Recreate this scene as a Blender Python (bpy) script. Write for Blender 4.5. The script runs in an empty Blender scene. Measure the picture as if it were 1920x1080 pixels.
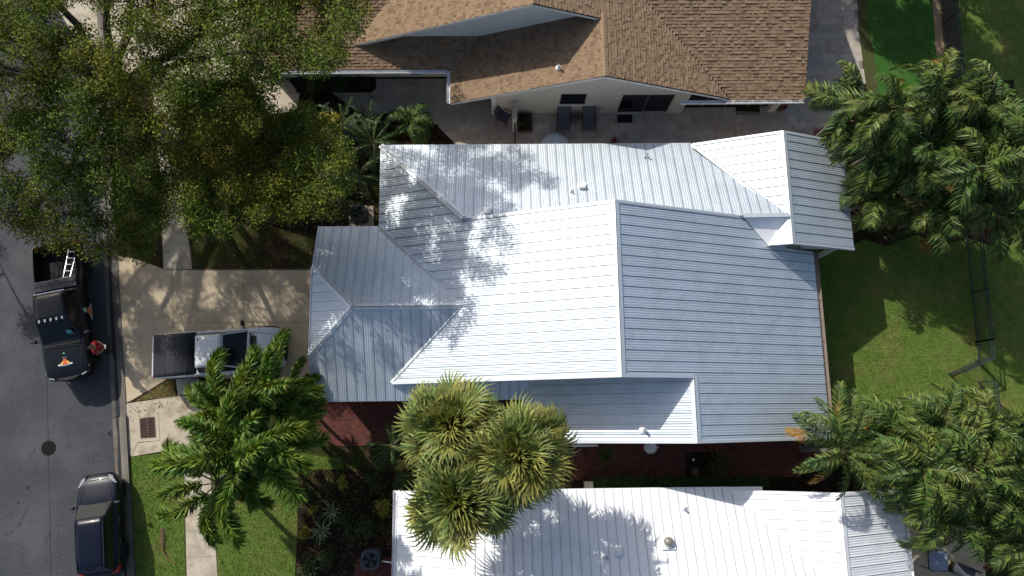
import bpy, bmesh, math, random
import numpy as np
from mathutils import Vector, Matrix

random.seed(7)
rng = np.random.default_rng(7)
R_ = math.radians
scene = bpy.context.scene
COL = scene.collection

# ------------------------------------------------------------------ camera, sky, sun, exposure
CAM_H = 32.758
F_PX = 1320.0
CR = np.array([0.99987, -0.0117, 0.0111]); CR /= np.linalg.norm(CR)
CF = np.array([0.0131, 0.1803, -0.9835]); CF -= CR * (CF @ CR); CF /= np.linalg.norm(CF)
CU = np.cross(CR, CF)
cam_d = bpy.data.cameras.new('camera')
cam = bpy.data.objects.new('camera', cam_d)
COL.objects.link(cam)
cam_d.sensor_width = 36.0
cam_d.lens = F_PX / 1920.0 * 36.0
cam_d.clip_start = 0.5
cam_d.clip_end = 600.0
mw = Matrix.Identity(4)
for i in range(3):
    mw[i][0], mw[i][1], mw[i][2] = CR[i], CU[i], -CF[i]
mw[2][3] = CAM_H
cam.matrix_world = mw
scene.camera = cam

SUN_DIR = Vector((0.5358, -0.6217, -0.5714)).normalized()       # the way the light travels
SUN_ELEV = math.asin(-SUN_DIR.z)
world = bpy.data.worlds.new('World')
scene.world = world
world.use_nodes = True
wn = world.node_tree
bg = wn.nodes['Background']
sky = wn.nodes.new('ShaderNodeTexSky')
sky.sky_type = 'NISHITA'
sky.sun_disc = False
sky.dust_density = 2.6
sky.sun_elevation = SUN_ELEV
sky.sun_rotation = math.atan2(-SUN_DIR.x, -SUN_DIR.y)
wn.links.new(sky.outputs[0], bg.inputs[0])
bg.inputs[1].default_value = 0.125
sun_d = bpy.data.lights.new('sun', 'SUN')
sun_d.energy = 5.0
sun_d.angle = R_(0.55)
sun_d.color = (1.0, 0.955, 0.88)
sun = bpy.data.objects.new('sun', sun_d)
COL.objects.link(sun)
sun.rotation_euler = SUN_DIR.to_track_quat('-Z', 'Y').to_euler()
sun.location = (-20, 25, 40)
vs = scene.view_settings
vs.view_transform = 'Standard'
vs.look = 'None'
vs.gamma = 1.0
vs.use_curve_mapping = False
vs.exposure = 0.1


def at(u, v, z=0.0):
    """the point of the place at height z that the photograph shows at pixel (u, v)"""
    d = CF * F_PX + CR * (u - 960.0) + CU * (540.0 - v)
    t = (z - CAM_H) / d[2]
    return Vector((d[0] * t, d[1] * t, z))


def on(n, c, u, v):
    """the point of the plane n.P = c that the photograph shows at pixel (u, v)"""
    d = CF * F_PX + CR * (u - 960.0) + CU * (540.0 - v)
    o = np.array([0, 0, CAM_H])
    n = np.array(n, float)
    t = (c - n @ o) / (n @ d)
    return Vector(o + d * t)


# ------------------------------------------------------------------ materials
def mat(name, col, rough=0.8, var=0.15, scale=4.0, bump=0.0, bscale=40.0, metal=0.0, spec=0.3,
        island=0.0, hue=0.0, trans=0.0, detail=5.0, col2=None, cscale=1.0, cmin=0.45, cmax=0.6, coat=0.0, stretch=None):
    m = bpy.data.materials.new(name)
    m.use_nodes = True
    nt = m.node_tree
    N, L = nt.nodes, nt.links
    b = N['Principled BSDF']
    b.inputs['Roughness'].default_value = rough
    b.inputs['Metallic'].default_value = metal
    b.inputs['Specular IOR Level'].default_value = spec
    if coat:
        b.inputs['Coat Weight'].default_value = coat
        b.inputs['Coat Roughness'].default_value = 0.04
    geo = N.new('ShaderNodeNewGeometry')
    pos = geo.outputs['Position']
    if stretch:
        mp = N.new('ShaderNodeMapping')
        mp.inputs['Scale'].default_value = stretch
        L.new(pos, mp.inputs['Vector'])
        pos = mp.outputs[0]
    rgb = N.new('ShaderNodeRGB')
    rgb.outputs[0].default_value = (*col, 1)
    cur = rgb.outputs[0]
    if col2:
        n2 = N.new('ShaderNodeTexNoise')
        n2.inputs['Scale'].default_value = cscale
        n2.inputs['Detail'].default_value = 6
        n2.inputs['Roughness'].default_value = 0.6
        L.new(pos, n2.inputs['Vector'])
        mr = N.new('ShaderNodeMapRange')
        mr.inputs[1].default_value = cmin
        mr.inputs[2].default_value = cmax
        L.new(n2.outputs[0], mr.inputs[0])
        mx = N.new('ShaderNodeMix')
        mx.data_type = 'RGBA'
        L.new(mr.outputs[0], mx.inputs[0])
        L.new(cur, mx.inputs[6])
        mx.inputs[7].default_value = (*col2, 1)
        cur = mx.outputs[2]
    if var or island or hue:
        hs = N.new('ShaderNodeHueSaturation')
        L.new(cur, hs.inputs['Color'])
        val = None
        if var:
            n1 = N.new('ShaderNodeTexNoise')
            n1.inputs['Scale'].default_value = scale
            n1.inputs['Detail'].default_value = detail
            n1.inputs['Roughness'].default_value = 0.65
            L.new(pos, n1.inputs['Vector'])
            m1 = N.new('ShaderNodeMapRange')
            m1.inputs[1].default_value = 0.25
            m1.inputs[2].default_value = 0.75
            m1.inputs[3].default_value = 1 - var
            m1.inputs[4].default_value = 1 + var
            L.new(n1.outputs[0], m1.inputs[0])
            val = m1.outputs[0]
        if island:
            m2 = N.new('ShaderNodeMapRange')
            m2.inputs[3].default_value = 1 - island
            m2.inputs[4].default_value = 1 + island
            L.new(geo.outputs['Random Per Island'], m2.inputs[0])
            if val is None:
                val = m2.outputs[0]
            else:
                mm = N.new('ShaderNodeMath')
                mm.operation = 'MULTIPLY'
                L.new(val, mm.inputs[0])
                L.new(m2.outputs[0], mm.inputs[1])
                val = mm.outputs[0]
        if val is not None:
            L.new(val, hs.inputs['Value'])
        if hue:
            mh = N.new('ShaderNodeMath')
            mh.operation = 'MULTIPLY_ADD'
            fr = N.new('ShaderNodeMath')
            fr.operation = 'FRACT'
            ml = N.new('ShaderNodeMath')
            ml.operation = 'MULTIPLY'
            ml.inputs[1].default_value = 7.31
            L.new(geo.outputs['Random Per Island'], ml.inputs[0])
            L.new(ml.outputs[0], fr.inputs[0])
            L.new(fr.outputs[0], mh.inputs[0])
            mh.inputs[1].default_value = hue
            mh.inputs[2].default_value = 0.5 - hue / 2
            L.new(mh.outputs[0], hs.inputs['Hue'])
        cur = hs.outputs[0]
    L.new(cur, b.inputs['Base Color'])
    if bump:
        nb = N.new('ShaderNodeTexNoise')
        nb.inputs['Scale'].default_value = bscale
        nb.inputs['Detail'].default_value = 4
        L.new(pos, nb.inputs['Vector'])
        bm_ = N.new('ShaderNodeBump')
        bm_.inputs['Strength'].default_value = 1.0
        bm_.inputs['Distance'].default_value = bump
        L.new(nb.outputs[0], bm_.inputs['Height'])
        L.new(bm_.outputs[0], b.inputs['Normal'])
    if trans:
        out = N['Material Output']
        tr = N.new('ShaderNodeBsdfTranslucent')
        g = N.new('ShaderNodeMix')
        g.data_type = 'RGBA'
        g.blend_type = 'MULTIPLY'
        g.inputs[0].default_value = 1.0
        L.new(cur, g.inputs[6])
        g.inputs[7].default_value = (1.5, 1.5, 0.5, 1)
        L.new(g.outputs[2], tr.inputs['Color'])
        ms = N.new('ShaderNodeMixShader')
        ms.inputs[0].default_value = trans
        L.new(b.outputs[0], ms.inputs[1])
        L.new(tr.outputs[0], ms.inputs[2])
        L.new(ms.outputs[0], out.inputs[0])
    return m


M = {}
M['asphalt'] = mat('asphalt', (0.053, 0.057, 0.064), 0.92, 0.26, 9.0, 0.005, 60, col2=(0.076, 0.079, 0.084), cscale=0.55, cmin=0.42, cmax=0.66, spec=0.15, detail=9)
M['asphalt_dapple'] = mat('asphalt_dapple', (0.062, 0.063, 0.065), 0.95, 0.35, 5, spec=0.1)  # tone for the dappled tree light painted on the street
M['asphalt_patch'] = mat('asphalt_patch', (0.026, 0.028, 0.032), 0.95, 0.2, 3)
M['concrete'] = mat('concrete', (0.47, 0.385, 0.265), 0.9, 0.12, 1.3, 0.003, 70, col2=(0.36, 0.285, 0.19), cscale=0.7, cmin=0.48, cmax=0.72)
M['kerb'] = mat('kerb_concrete', (0.155, 0.14, 0.12), 0.9, 0.25, 1.8, 0.003, 60, col2=(0.07, 0.06, 0.05), cscale=0.9, cmin=0.45, cmax=0.65)
M['pad'] = mat('pale_concrete', (0.43, 0.375, 0.285), 0.9, 0.15, 1.5, 0.003, 60, col2=(0.20, 0.15, 0.10), cscale=1.0, cmin=0.5, cmax=0.68)
M['walk'] = mat('walk_concrete', (0.43, 0.38, 0.30), 0.9, 0.14, 1.5, 0.003, 60, col2=(0.32, 0.275, 0.21), cscale=1.3)
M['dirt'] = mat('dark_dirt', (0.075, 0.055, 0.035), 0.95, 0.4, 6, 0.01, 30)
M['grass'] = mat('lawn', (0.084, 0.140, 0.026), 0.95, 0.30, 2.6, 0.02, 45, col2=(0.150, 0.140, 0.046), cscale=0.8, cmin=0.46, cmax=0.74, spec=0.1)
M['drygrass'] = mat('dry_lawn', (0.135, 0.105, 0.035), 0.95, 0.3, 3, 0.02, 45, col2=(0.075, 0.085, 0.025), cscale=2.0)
M['shadegrass'] = mat('shade_darkened_lawn', (0.034, 0.040, 0.011), 0.95, 0.35, 2.5, 0.02, 40, col2=(0.045, 0.03, 0.018), cscale=0.8, spec=0.05)  # lawn colour darkened so shade under trees and in gardens reads deeper
M['blade'] = mat('grass_blade', (0.112, 0.180, 0.032), 0.7, 0.2, 1.2, island=0.45, hue=0.05, trans=0.2, col2=(0.185, 0.180, 0.05), cscale=0.8, cmin=0.4, cmax=0.7, spec=0.15)
M['dryblade'] = mat('dry_grass_blade', (0.17, 0.13, 0.045), 0.8, 0.2, 2, island=0.4, hue=0.05, trans=0.15)
M['turf'] = mat('putting_turf', (0.036, 0.105, 0.018), 0.9, 0.16, 1.6, 0.006, 120, spec=0.1, col2=(0.05, 0.115, 0.024), cscale=0.8)
M['fringe'] = mat('turf_fringe', (0.055, 0.062, 0.018), 0.95, 0.15, 3, 0.01, 80)
M['mulch'] = mat('mulch', (0.020, 0.013, 0.009), 0.95, 0.5, 9, 0.03, 28, col2=(0.036, 0.025, 0.016), cscale=3, spec=0.05)
M['gravel'] = mat('tan_gravel', (0.30, 0.21, 0.13), 0.95, 0.5, 14, 0.02, 25)
M['trav'] = [mat('travertine_%s' % w, c, 0.75, 0.16, 5, 0.002, 40, col2=c2, cscale=2.2, cmin=0.5, cmax=0.75)
             for w, c, c2 in (('ivory', (0.40, 0.35, 0.30), (0.31, 0.26, 0.21)), ('tan', (0.36, 0.30, 0.25), (0.27, 0.21, 0.17)),
                              ('grey', (0.35, 0.32, 0.29), (0.26, 0.23, 0.20)), ('cream', (0.44, 0.39, 0.33), (0.33, 0.28, 0.23)))]
M['joint'] = mat('paver_joint', (0.20, 0.17, 0.14), 0.95, 0.2, 6)
M['brick'] = [mat('paver_brick_%s' % w, c, 0.85, 0.2, 8, 0.002, 60) for w, c in
              (('red', (0.100, 0.030, 0.023)), ('dark', (0.075, 0.025, 0.020)), ('rust', (0.115, 0.038, 0.026)))]
M['shingle'] = [mat('shingle_%s' % w, c, 0.95, 0.20, 22, 0.003, 120) for w, c in
                (('tan', (0.232, 0.158, 0.098)), ('sand', (0.248, 0.170, 0.106)), ('buff', (0.218, 0.148, 0.091)), ('brown', (0.190, 0.126, 0.077)), ('umber', (0.164, 0.106, 0.064)))]
M['shingle_base'] = mat('shingle_base', (0.17, 0.105, 0.065), 0.95, 0.2, 12)
M['roofgrey'] = mat('roof_metal', (0.60, 0.665, 0.72), 0.5, 0.035, 0.9, 0.002, 2.6, spec=0.5, metal=0.62, col2=(0.55, 0.61, 0.66), cscale=1.1)
M['roofwhite'] = mat('roof_metal_white', (0.78, 0.80, 0.82), 0.45, 0.035, 0.8, 0.002, 2.6, spec=0.45, col2=(0.72, 0.74, 0.76), cscale=1.0)
M['underlay'] = mat('roof_underlay', (0.07, 0.085, 0.10), 0.8, 0.1, 3)
M['trim'] = mat('roof_trim_metal', (0.64, 0.68, 0.71), 0.47, 0.03, 0.8, spec=0.5, metal=0.55)
M['whitemetal'] = mat('white_metal', (0.72, 0.73, 0.74), 0.45, 0.06, 5, spec=0.4)
M['guttergrey'] = mat('gutter_inside', (0.55, 0.57, 0.60), 0.5, 0.15, 6, spec=0.4)
M['gutterbrown'] = mat('brown_gutter', (0.23, 0.185, 0.155), 0.6, 0.12, 5)
M['stucco'] = mat('stucco', (0.55, 0.50, 0.42), 0.9, 0.07, 2, 0.004, 50)
M['stuccow'] = mat('stucco_white', (0.62, 0.61, 0.59), 0.9, 0.06, 2, 0.004, 50)
M['fascia'] = mat('fascia_white', (0.66, 0.65, 0.62), 0.6, 0.05, 3)
M['soffit'] = mat('soffit', (0.5, 0.48, 0.45), 0.8, 0.05, 3)
M['glass'] = mat('dark_glass', (0.008, 0.010, 0.012), 0.05, 0, spec=0.3)
M['screen'] = mat('dark_screen', (0.012, 0.012, 0.013), 0.6, 0.2, 5)
M['frame'] = mat('window_frame', (0.10, 0.095, 0.09), 0.5, 0.05, 5)
M['black'] = mat('black_metal', (0.016, 0.016, 0.018), 0.45, 0.1, 8)
M['fence'] = mat('fence_metal', (0.030, 0.034, 0.040), 0.45, 0.15, 4, spec=0.3)
M['sling'] = mat('lounger_sling', (0.085, 0.085, 0.105), 0.8, 0.1, 12)
M['bark'] = mat('bark', (0.075, 0.062, 0.05), 0.95, 0.35, 6, 0.02, 22)
M['palmbark'] = mat('palm_trunk', (0.17, 0.155, 0.135), 0.9, 0.25, 5, 0.01, 20)
M['oak'] = mat('oak_leaf', (0.086, 0.120, 0.016), 0.65, 0.2, 0.5, island=0.6, hue=0.05, trans=0.16, spec=0.12, col2=(0.140, 0.148, 0.018), cscale=0.35)
M['dark_leaf'] = mat('dark_leaf', (0.030, 0.052, 0.010), 0.55, 0.15, 1, island=0.5, hue=0.05, trans=0.15, spec=0.3, col2=(0.055, 0.078, 0.016), cscale=0.5)
M['fox'] = mat('foxtail_leaf', (0.062, 0.128, 0.016), 0.52, 0.15, 0.8, island=0.7, hue=0.05, trans=0.18, spec=0.22, col2=(0.125, 0.165, 0.020), cscale=0.9)
M['areca'] = mat('areca_leaf', (0.046, 0.088, 0.017), 0.5, 0.15, 0.8, island=0.8, hue=0.06, trans=0.15, spec=0.25, col2=(0.096, 0.126, 0.024), cscale=0.9)
M['yellowleaf'] = mat('yellowing_leaf', (0.235, 0.125, 0.016), 0.55, 0.2, 2, island=0.4, hue=0.04, trans=0.2, spec=0.3)
M['deadleaf'] = mat('dead_leaf', (0.21, 0.13, 0.06), 0.8, 0.25, 3, island=0.3, trans=0.1)
M['sabal'] = mat('sabal_leaf', (0.150, 0.192, 0.052), 0.5, 0.15, 0.8, island=0.55, hue=0.05, trans=0.18, spec=0.25, col2=(0.235, 0.228, 0.055), cscale=0.8)
M['sago'] = mat('sago_leaf', (0.022, 0.056, 0.010), 0.45, 0.1, 2, island=0.4, trans=0.12, spec=0.25)
M['stem'] = mat('palm_stem', (0.16, 0.16, 0.06), 0.55, 0.15, 4)
M['croton'] = mat('yellow_croton', (0.22, 0.20, 0.02), 0.5, 0.2, 2, island=0.4, hue=0.05, trans=0.25)
M['hedge'] = mat('hedge_leaf', (0.036, 0.078, 0.014), 0.5, 0.15, 3, island=0.4, hue=0.04, trans=0.2)
M['bright'] = mat('bright_leaf', (0.070, 0.125, 0.02), 0.45, 0.15, 2, island=0.35, hue=0.04, trans=0.25)
M['agave'] = mat('striped_leaf', (0.16, 0.19, 0.10), 0.5, 0.15, 3, island=0.2)
M['redleaf'] = mat('red_leaf', (0.22, 0.035, 0.03), 0.5, 0.2, 3, island=0.4, hue=0.04, trans=0.15)
M['rubber'] = mat('tyre_rubber', (0.018, 0.018, 0.018), 0.85, 0.1, 10)
M['chrome'] = mat('bright_metal', (0.75, 0.76, 0.78), 0.18, 0, metal=1.0)
M['alu'] = mat('aluminium', (0.66, 0.68, 0.70), 0.35, 0.1, 8, metal=0.7)
M['carblack'] = mat('black_paint', (0.005, 0.005, 0.007), 0.3, 0.0, spec=0.3, coat=0.3)
M['carwhite'] = mat('white_paint', (0.55, 0.57, 0.585), 0.3, 0.0, spec=0.5, coat=0.5)
M['carblue'] = mat('blue_paint', (0.003, 0.005, 0.015), 0.35, 0.0, spec=0.25, metal=0.0, coat=0.2)
M['cover'] = mat('tonneau_vinyl', (0.017, 0.018, 0.022), 0.5, 0.3, 1.1, spec=0.4)
M['plastic'] = mat('black_plastic', (0.014, 0.014, 0.015), 0.6, 0.1, 8)
M['bedliner'] = mat('bed_liner', (0.008, 0.008, 0.009), 0.8, 0.1, 8)
M['toolbox'] = mat('tool_box_metal', (0.022, 0.023, 0.028), 0.4, 0.1, 5, spec=0.5)
M['lamp'] = mat('lamp_glass', (0.30, 0.32, 0.34), 0.12, 0, spec=0.5)
M['redlamp'] = mat('red_lamp', (0.35, 0.012, 0.012), 0.15, 0, spec=0.6)
M['red'] = mat('red_shirt', (0.30, 0.012, 0.02), 0.85, 0.15, 9)
M['trouser'] = mat('dark_trousers', (0.014, 0.014, 0.017), 0.9, 0.2, 9)
M['skin'] = mat('skin', (0.32, 0.17, 0.11), 0.6, 0.05, 9)
M['hair'] = mat('hair', (0.013, 0.010, 0.008), 0.6, 0.2, 20)
M['rust'] = mat('rusty_iron', (0.115, 0.065, 0.052), 0.8, 0.3, 9)
M['iron'] = mat('dark_iron', (0.013, 0.011, 0.011), 0.8, 0.25, 9, spec=0.08)
M['hole'] = mat('dark_pit', (0.008, 0.008, 0.008), 0.9, 0.0)
M['decal_o'] = mat('decal_orange', (0.62, 0.13, 0.05), 0.4, 0.2, 9)
M['decal_y'] = mat('decal_yellow', (0.65, 0.36, 0.10), 0.4, 0.2, 9)
M['decal_w'] = mat('decal_white', (0.62, 0.66, 0.70), 0.4, 0.05, 9)
M['decal_g'] = mat('decal_green', (0.30, 0.50, 0.40), 0.4, 0.1, 9)
M['decal_b'] = mat('decal_blue', (0.16, 0.30, 0.42), 0.4, 0.1, 9)
M['sticker'] = mat('teal_sticker', (0.06, 0.28, 0.27), 0.4, 0.1, 9)
M['lettering'] = mat('grey_lettering', (0.22, 0.23, 0.24), 0.5, 0.0)
M['acgrey'] = mat('ac_casing', (0.060, 0.070, 0.084), 0.5, 0.1, 6)
M['stone'] = mat('pale_stone', (0.45, 0.42, 0.36), 0.9, 0.2, 5, 0.01, 20)
M['wood'] = mat('brown_wood', (0.10, 0.065, 0.045), 0.8, 0.25, 6)
M['terracotta'] = mat('terracotta', (0.36, 0.19, 0.11), 0.85, 0.2, 6)
M['tableglass'] = mat('grey_table_top', (0.20, 0.23, 0.30), 0.25, 0.15, 2, spec=0.6)
M['palecover'] = mat('pale_cover', (0.48, 0.51, 0.58), 0.6, 0.1, 4)
M['dome'] = mat('skylight_dome', (0.20, 0.195, 0.165), 0.12, 0.1, 5, spec=0.7)

# ------------------------------------------------------------------ building blocks
ORI = {}


class MB:
    """collects faces and links them as ONE mesh object"""

    def __init__(self):
        self.v, self.f, self.m = [], [], []

    def add(self, vs, fs, mi=0):
        o = len(self.v)
        self.v += [tuple(p) for p in vs]
        self.f += [tuple(i + o for i in q) for q in fs]
        self.m += [mi] * len(fs)

    def box(self, a, b, mi=0):
        (x0, y0, z0), (x1, y1, z1) = a, b
        self.add([(x0, y0, z0), (x1, y0, z0), (x1, y1, z0), (x0, y1, z0), (x0, y0, z1), (x1, y0, z1), (x1, y1, z1), (x0, y1, z1)],
                 [(0, 3, 2, 1), (4, 5, 6, 7), (0, 1, 5, 4), (1, 2, 6, 5), (2, 3, 7, 6), (3, 0, 4, 7)], mi)

    def bar(self, p, q, w, h, mi=0, up=(0, 0, 1)):
        p, q, up = Vector(p), Vector(q), Vector(up)
        d = (q - p).normalized()
        s = d.cross(up)
        if s.length < 1e-4:
            s = d.cross(Vector((1, 0, 0)))
        s.normalize()
        t = s.cross(d)
        s *= w / 2
        t *= h / 2
        self.add([p - s - t, p + s - t, p + s + t, p - s + t, q - s - t, q + s - t, q + s + t, q - s + t],
                 [(0, 1, 2, 3), (7, 6, 5, 4), (0, 4, 5, 1), (1, 5, 6, 2), (2, 6, 7, 3), (3, 7, 4, 0)], mi)

    def tube(self, pts, rad, n=8, mi=0, cap=True):
        pts = [Vector(p) for p in pts]
        if not hasattr(rad, '__len__'):
            rad = [rad] * len(pts)
        rings = []
        for i, p in enumerate(pts):
            d = (pts[min(i + 1, len(pts) - 1)] - pts[max(i - 1, 0)]).normalized()
            a = d.orthogonal().normalized() if i == 0 else (prev - d * prev.dot(d)).normalized()
            prev = a
            b = d.cross(a)
            rings.append([p + (a * math.cos(2 * math.pi * k / n) + b * math.sin(2 * math.pi * k / n)) * rad[i] for k in range(n)])
        fs = []
        for i in range(len(pts) - 1):
            for k in range(n):
                fs.append((i * n + k, i * n + (k + 1) % n, (i + 1) * n + (k + 1) % n, (i + 1) * n + k))
        if cap:
            fs.append(tuple(range(n - 1, -1, -1)))
            fs.append(tuple(range((len(pts) - 1) * n, len(pts) * n)))
        self.add([q for r in rings for q in r], fs, mi)

    def lathe(self, c, prof, n=20, mi=0):
        c = Vector(c)
        vs, fs = [], []
        for r, z in prof:
            for k in range(n):
                a = 2 * math.pi * k / n
                vs.append(c + Vector((r * math.cos(a), r * math.sin(a), z)))
        for i in range(len(prof) - 1):
            for k in range(n):
                fs.append((i * n + k, i * n + (k + 1) % n, (i + 1) * n + (k + 1) % n, (i + 1) * n + k))
        fs.append(tuple(range(n - 1, -1, -1)))
        fs.append(tuple(range((len(prof) - 1) * n, len(prof) * n)))
        self.add(vs, fs, mi)

    def prism(self, poly, z0, z1, mi=0):
        n = len(poly)
        ar = sum(poly[i][0] * poly[(i + 1) % n][1] - poly[(i + 1) % n][0] * poly[i][1] for i in range(n))
        if ar < 0:
            poly = poly[::-1]
        vs = [(p[0], p[1], z0) for p in poly] + [(p[0], p[1], z1) for p in poly]
        fs = [tuple(range(n - 1, -1, -1)), tuple(range(n, 2 * n))]
        fs += [(i, (i + 1) % n, n + (i + 1) % n, n + i) for i in range(n)]
        self.add(vs, fs, mi)

    def sheet(self, poly, z, mi=0):
        n = len(poly)
        ar = sum(poly[i][0] * poly[(i + 1) % n][1] - poly[(i + 1) % n][0] * poly[i][1] for i in range(n))
        if ar < 0:
            poly = poly[::-1]
        self.add([(p[0], p[1], z) for p in poly], [tuple(range(n))], mi)

    def mesh(self, name, mats, origin=(0, 0, 0), smooth=False):
        me = bpy.data.meshes.new(name)
        ox, oy, oz = origin
        me.from_pydata([(a - ox, b - oy, c - oz) for a, b, c in self.v], [], self.f)
        for mm in (mats if isinstance(mats, (list, tuple)) else [mats]):
            me.materials.append(mm)
        if any(self.m):
            me.polygons.foreach_set('material_index', self.m)
        if smooth:
            me.polygons.foreach_set('use_smooth', [True] * len(me.polygons))
        me.update()
        return me

    def build(self, name, mats, parent=None, smooth=False, world=True):
        """world=True: the faces are in world coordinates; else in the parent's own"""
        org = (0, 0, 0)
        if parent is not None and world:
            org = ORI.get(parent.name, (0, 0, 0))
        me = self.mesh(name, mats, org, smooth)
        return link(name, me, parent)


def link(name, data, parent=None):
    o = bpy.data.objects.new(name, data)
    COL.objects.link(o)
    if parent is not None:
        o.parent = parent
        if parent.name in ORI:
            ORI[o.name] = ORI[parent.name]
    return o


def tag(o, label=None, cat=None, group=None, kind=None):
    if label: o['label'] = label
    if cat: o['category'] = cat
    if group: o['group'] = group
    if kind: o['kind'] = kind
    return o


def thing(name, label, cat, loc=(0, 0, 0), rz=0.0, group=None):
    o = bpy.data.objects.new(name, None)
    COL.objects.link(o)
    o.empty_display_size = 0.3
    o.location = loc
    o.rotation_euler = (0, 0, rz)
    ORI[o.name] = tuple(loc)
    return tag(o, label, cat, group)


def copy_tree(o, parent=None):
    c = o.copy()
    COL.objects.link(c)
    if parent is not None:
        c.parent = parent
    for ch in list(o.children):
        copy_tree(ch, c)
    return c


def bevel(o, w, seg=2):
    md = o.modifiers.new('bevel', 'BEVEL')
    md.width = w
    md.segments = seg
    md.limit_method = 'ANGLE'
    md.angle_limit = R_(35)
    return o


def structure(name, poly, z, m, mi=0):
    mb = MB()
    mb.sheet(poly, z)
    return tag(mb.build(name, m), kind='structure')


def px(pts, z=0.0):
    return [tuple(at(u, v, z)[:2]) for u, v in pts]


def inside(x, y, poly):
    c = False
    n = len(poly)
    for i in range(n):
        x0, y0 = poly[i][:2]
        x1, y1 = poly[(i + 1) % n][:2]
        if (y0 > y) != (y1 > y) and x < (x1 - x0) * (y - y0) / (y1 - y0) + x0:
            c = not c
    return c


def scan(poly, s, axis):
    """interval of the other axis where the line (axis = s) crosses the polygon"""
    o = 1 - axis
    ts = []
    n = len(poly)
    for i in range(n):
        a, b = poly[i], poly[(i + 1) % n]
        if (a[axis] <= s) != (b[axis] <= s):
            k = (s - a[axis]) / (b[axis] - a[axis])
            ts.append(a[o] + (b[o] - a[o]) * k)
    if len(ts) < 2:
        return None
    return min(ts), max(ts)


# ------------------------------------------------------------------ roofs
class Plane:
    def __init__(self, x0, y0, z0, gx, gy):
        self.p = (x0, y0, z0, gx, gy)
        self.n = Vector((-gx, -gy, 1)).normalized()

    def z(self, x, y):
        x0, y0, z0, gx, gy = self.p
        return z0 + gx * (x - x0) + gy * (y - y0)

    def pt(self, x, y, h=0.0):
        return Vector((x, y, self.z(x, y))) + self.n * h


def deck(name, faces, m, parent, thick=0.14, mi_side=None):
    """the boarding below the covering: slabs with a fascia edge"""
    mb = MB()
    for pl, poly in faces:
        n = len(poly)
        ar = sum(poly[i][0] * poly[(i + 1) % n][1] - poly[(i + 1) % n][0] * poly[i][1] for i in range(n))
        if ar < 0:
            poly = poly[::-1]
        vs = [(x, y, pl.z(x, y) - 0.003) for x, y in poly] + [(x, y, pl.z(x, y) - thick) for x, y in poly]
        mb.add(vs, [tuple(range(n))], 1)
        mb.add(vs, [tuple(range(2 * n - 1, n - 1, -1))] + [(i, n + i, n + (i + 1) % n, (i + 1) % n) for i in range(n)])
    return mb.build(name, [m, M['underlay']], parent)


RIB = [(0.0, 0.030), (0.018, 0.030), (0.021, 0.004)]
for c_ in (0.112, 0.213, 0.314):
    RIB += [(c_ - 0.034, 0.004), (c_ - 0.016, 0.0125), (c_ + 0.016, 0.0125), (c_ + 0.034, 0.004)]


def metal(parent, pl, poly, axis, phase, w, m, rib=1.0):
    """one object per standing-seam panel; axis = the axis ACROSS the panels"""
    lo = min(p[axis] for p in poly)
    hi = max(p[axis] for p in poly)
    k0 = math.floor((lo - phase) / w)
    k1 = math.ceil((hi - phase) / w)
    for k in range(k0, k1 + 1):
        s0 = phase + k * w
        prof = [(s0 + a * w / 0.4064, (h if i < 3 else 0.004 + (h - 0.004) * rib)) for i, (a, h) in enumerate(RIB)] + [(s0 + w - 0.011, 0.004)]
        a, b = max(lo + 1e-4, s0), min(hi - 1e-4, s0 + w - 0.011)
        if b - a < 0.02:
            continue
        pts = []
        for s, h in prof:
            if a <= s <= b:
                pts.append((s, h))
        if pts and pts[0][0] > a + 1e-3:
            pts.insert(0, (a, 0.004))
        if pts and pts[-1][0] < b - 1e-3:
            pts.append((b, 0.004))
        extra = [p[axis] for p in poly if a + 0.01 < p[axis] < b - 0.01]
        rows = []
        for s, h in pts:
            iv = scan(poly, s, axis)
            if iv:
                rows.append((s, h, iv[0], iv[1]))
        if len(rows) < 2:
            continue
        vs, fs = [], []
        for s, h, t0, t1 in rows:
            for t in (t0, t1):
                x, y = (s, t) if axis == 0 else (t, s)
                vs.append(pl.pt(x, y, h))
        for i in range(len(rows) - 1):
            q = (2 * i, 2 * i + 1, 2 * i + 3, 2 * i + 2)
            fs.append(q if axis == 1 else q[::-1])
        mb = MB()
        mb.add(vs, fs)
        mb.build('roof_panel', m, parent)


def strip(name, p, q, pa, pb, m, parent, w=0.13, h=0.036):
    """a folded cap or valley sheet along p-q with one flange on each of two planes"""
    p, q = Vector(p), Vector(q)
    d = (q - p).normalized()
    mb = MB()
    for pl, sg in ((pa, 1), (pb, -1)):
        if pl is None:
            continue
        s = pl.n.cross(d).normalized() * sg
        s_ = Vector(s)
        a0, a1 = p + pl.n * h, q + pl.n * h
        vs = [a0, a1, a1 + s_ * w, a0 + s_ * w, a1 + s_ * w - pl.n * (h - 0.005), a0 + s_ * w - pl.n * (h - 0.005)]
        mb.add(vs, [(0, 1, 2, 3), (3, 2, 4, 5)])
    return mb.build(name, m, parent)


def edge_trim(name, p, q, pl, inward, m, parent, w=0.11, h=0.037, drop=0.15):
    p, q, inw = Vector(p), Vector(q), Vector(inward).normalized()
    d = (q - p).normalized()
    s = (inw - d * inw.dot(d)).normalized()
    s = (s - pl.n * s.dot(pl.n)).normalized()
    o = s * -0.012
    a0, a1 = p + pl.n * h + o, q + pl.n * h + o
    dz = Vector((0, 0, -drop - h))
    mb = MB()
    mb.add([a0, a1, a1 + s * w, a0 + s * w, a1 + s * w - pl.n * (h - .005), a0 + s * w - pl.n * (h - .005), a0 + dz, a1 + dz],
           [(0, 1, 2, 3), (3, 2, 4, 5), (0, 6, 7, 1)])
    return mb.build(name, m, parent)


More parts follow.
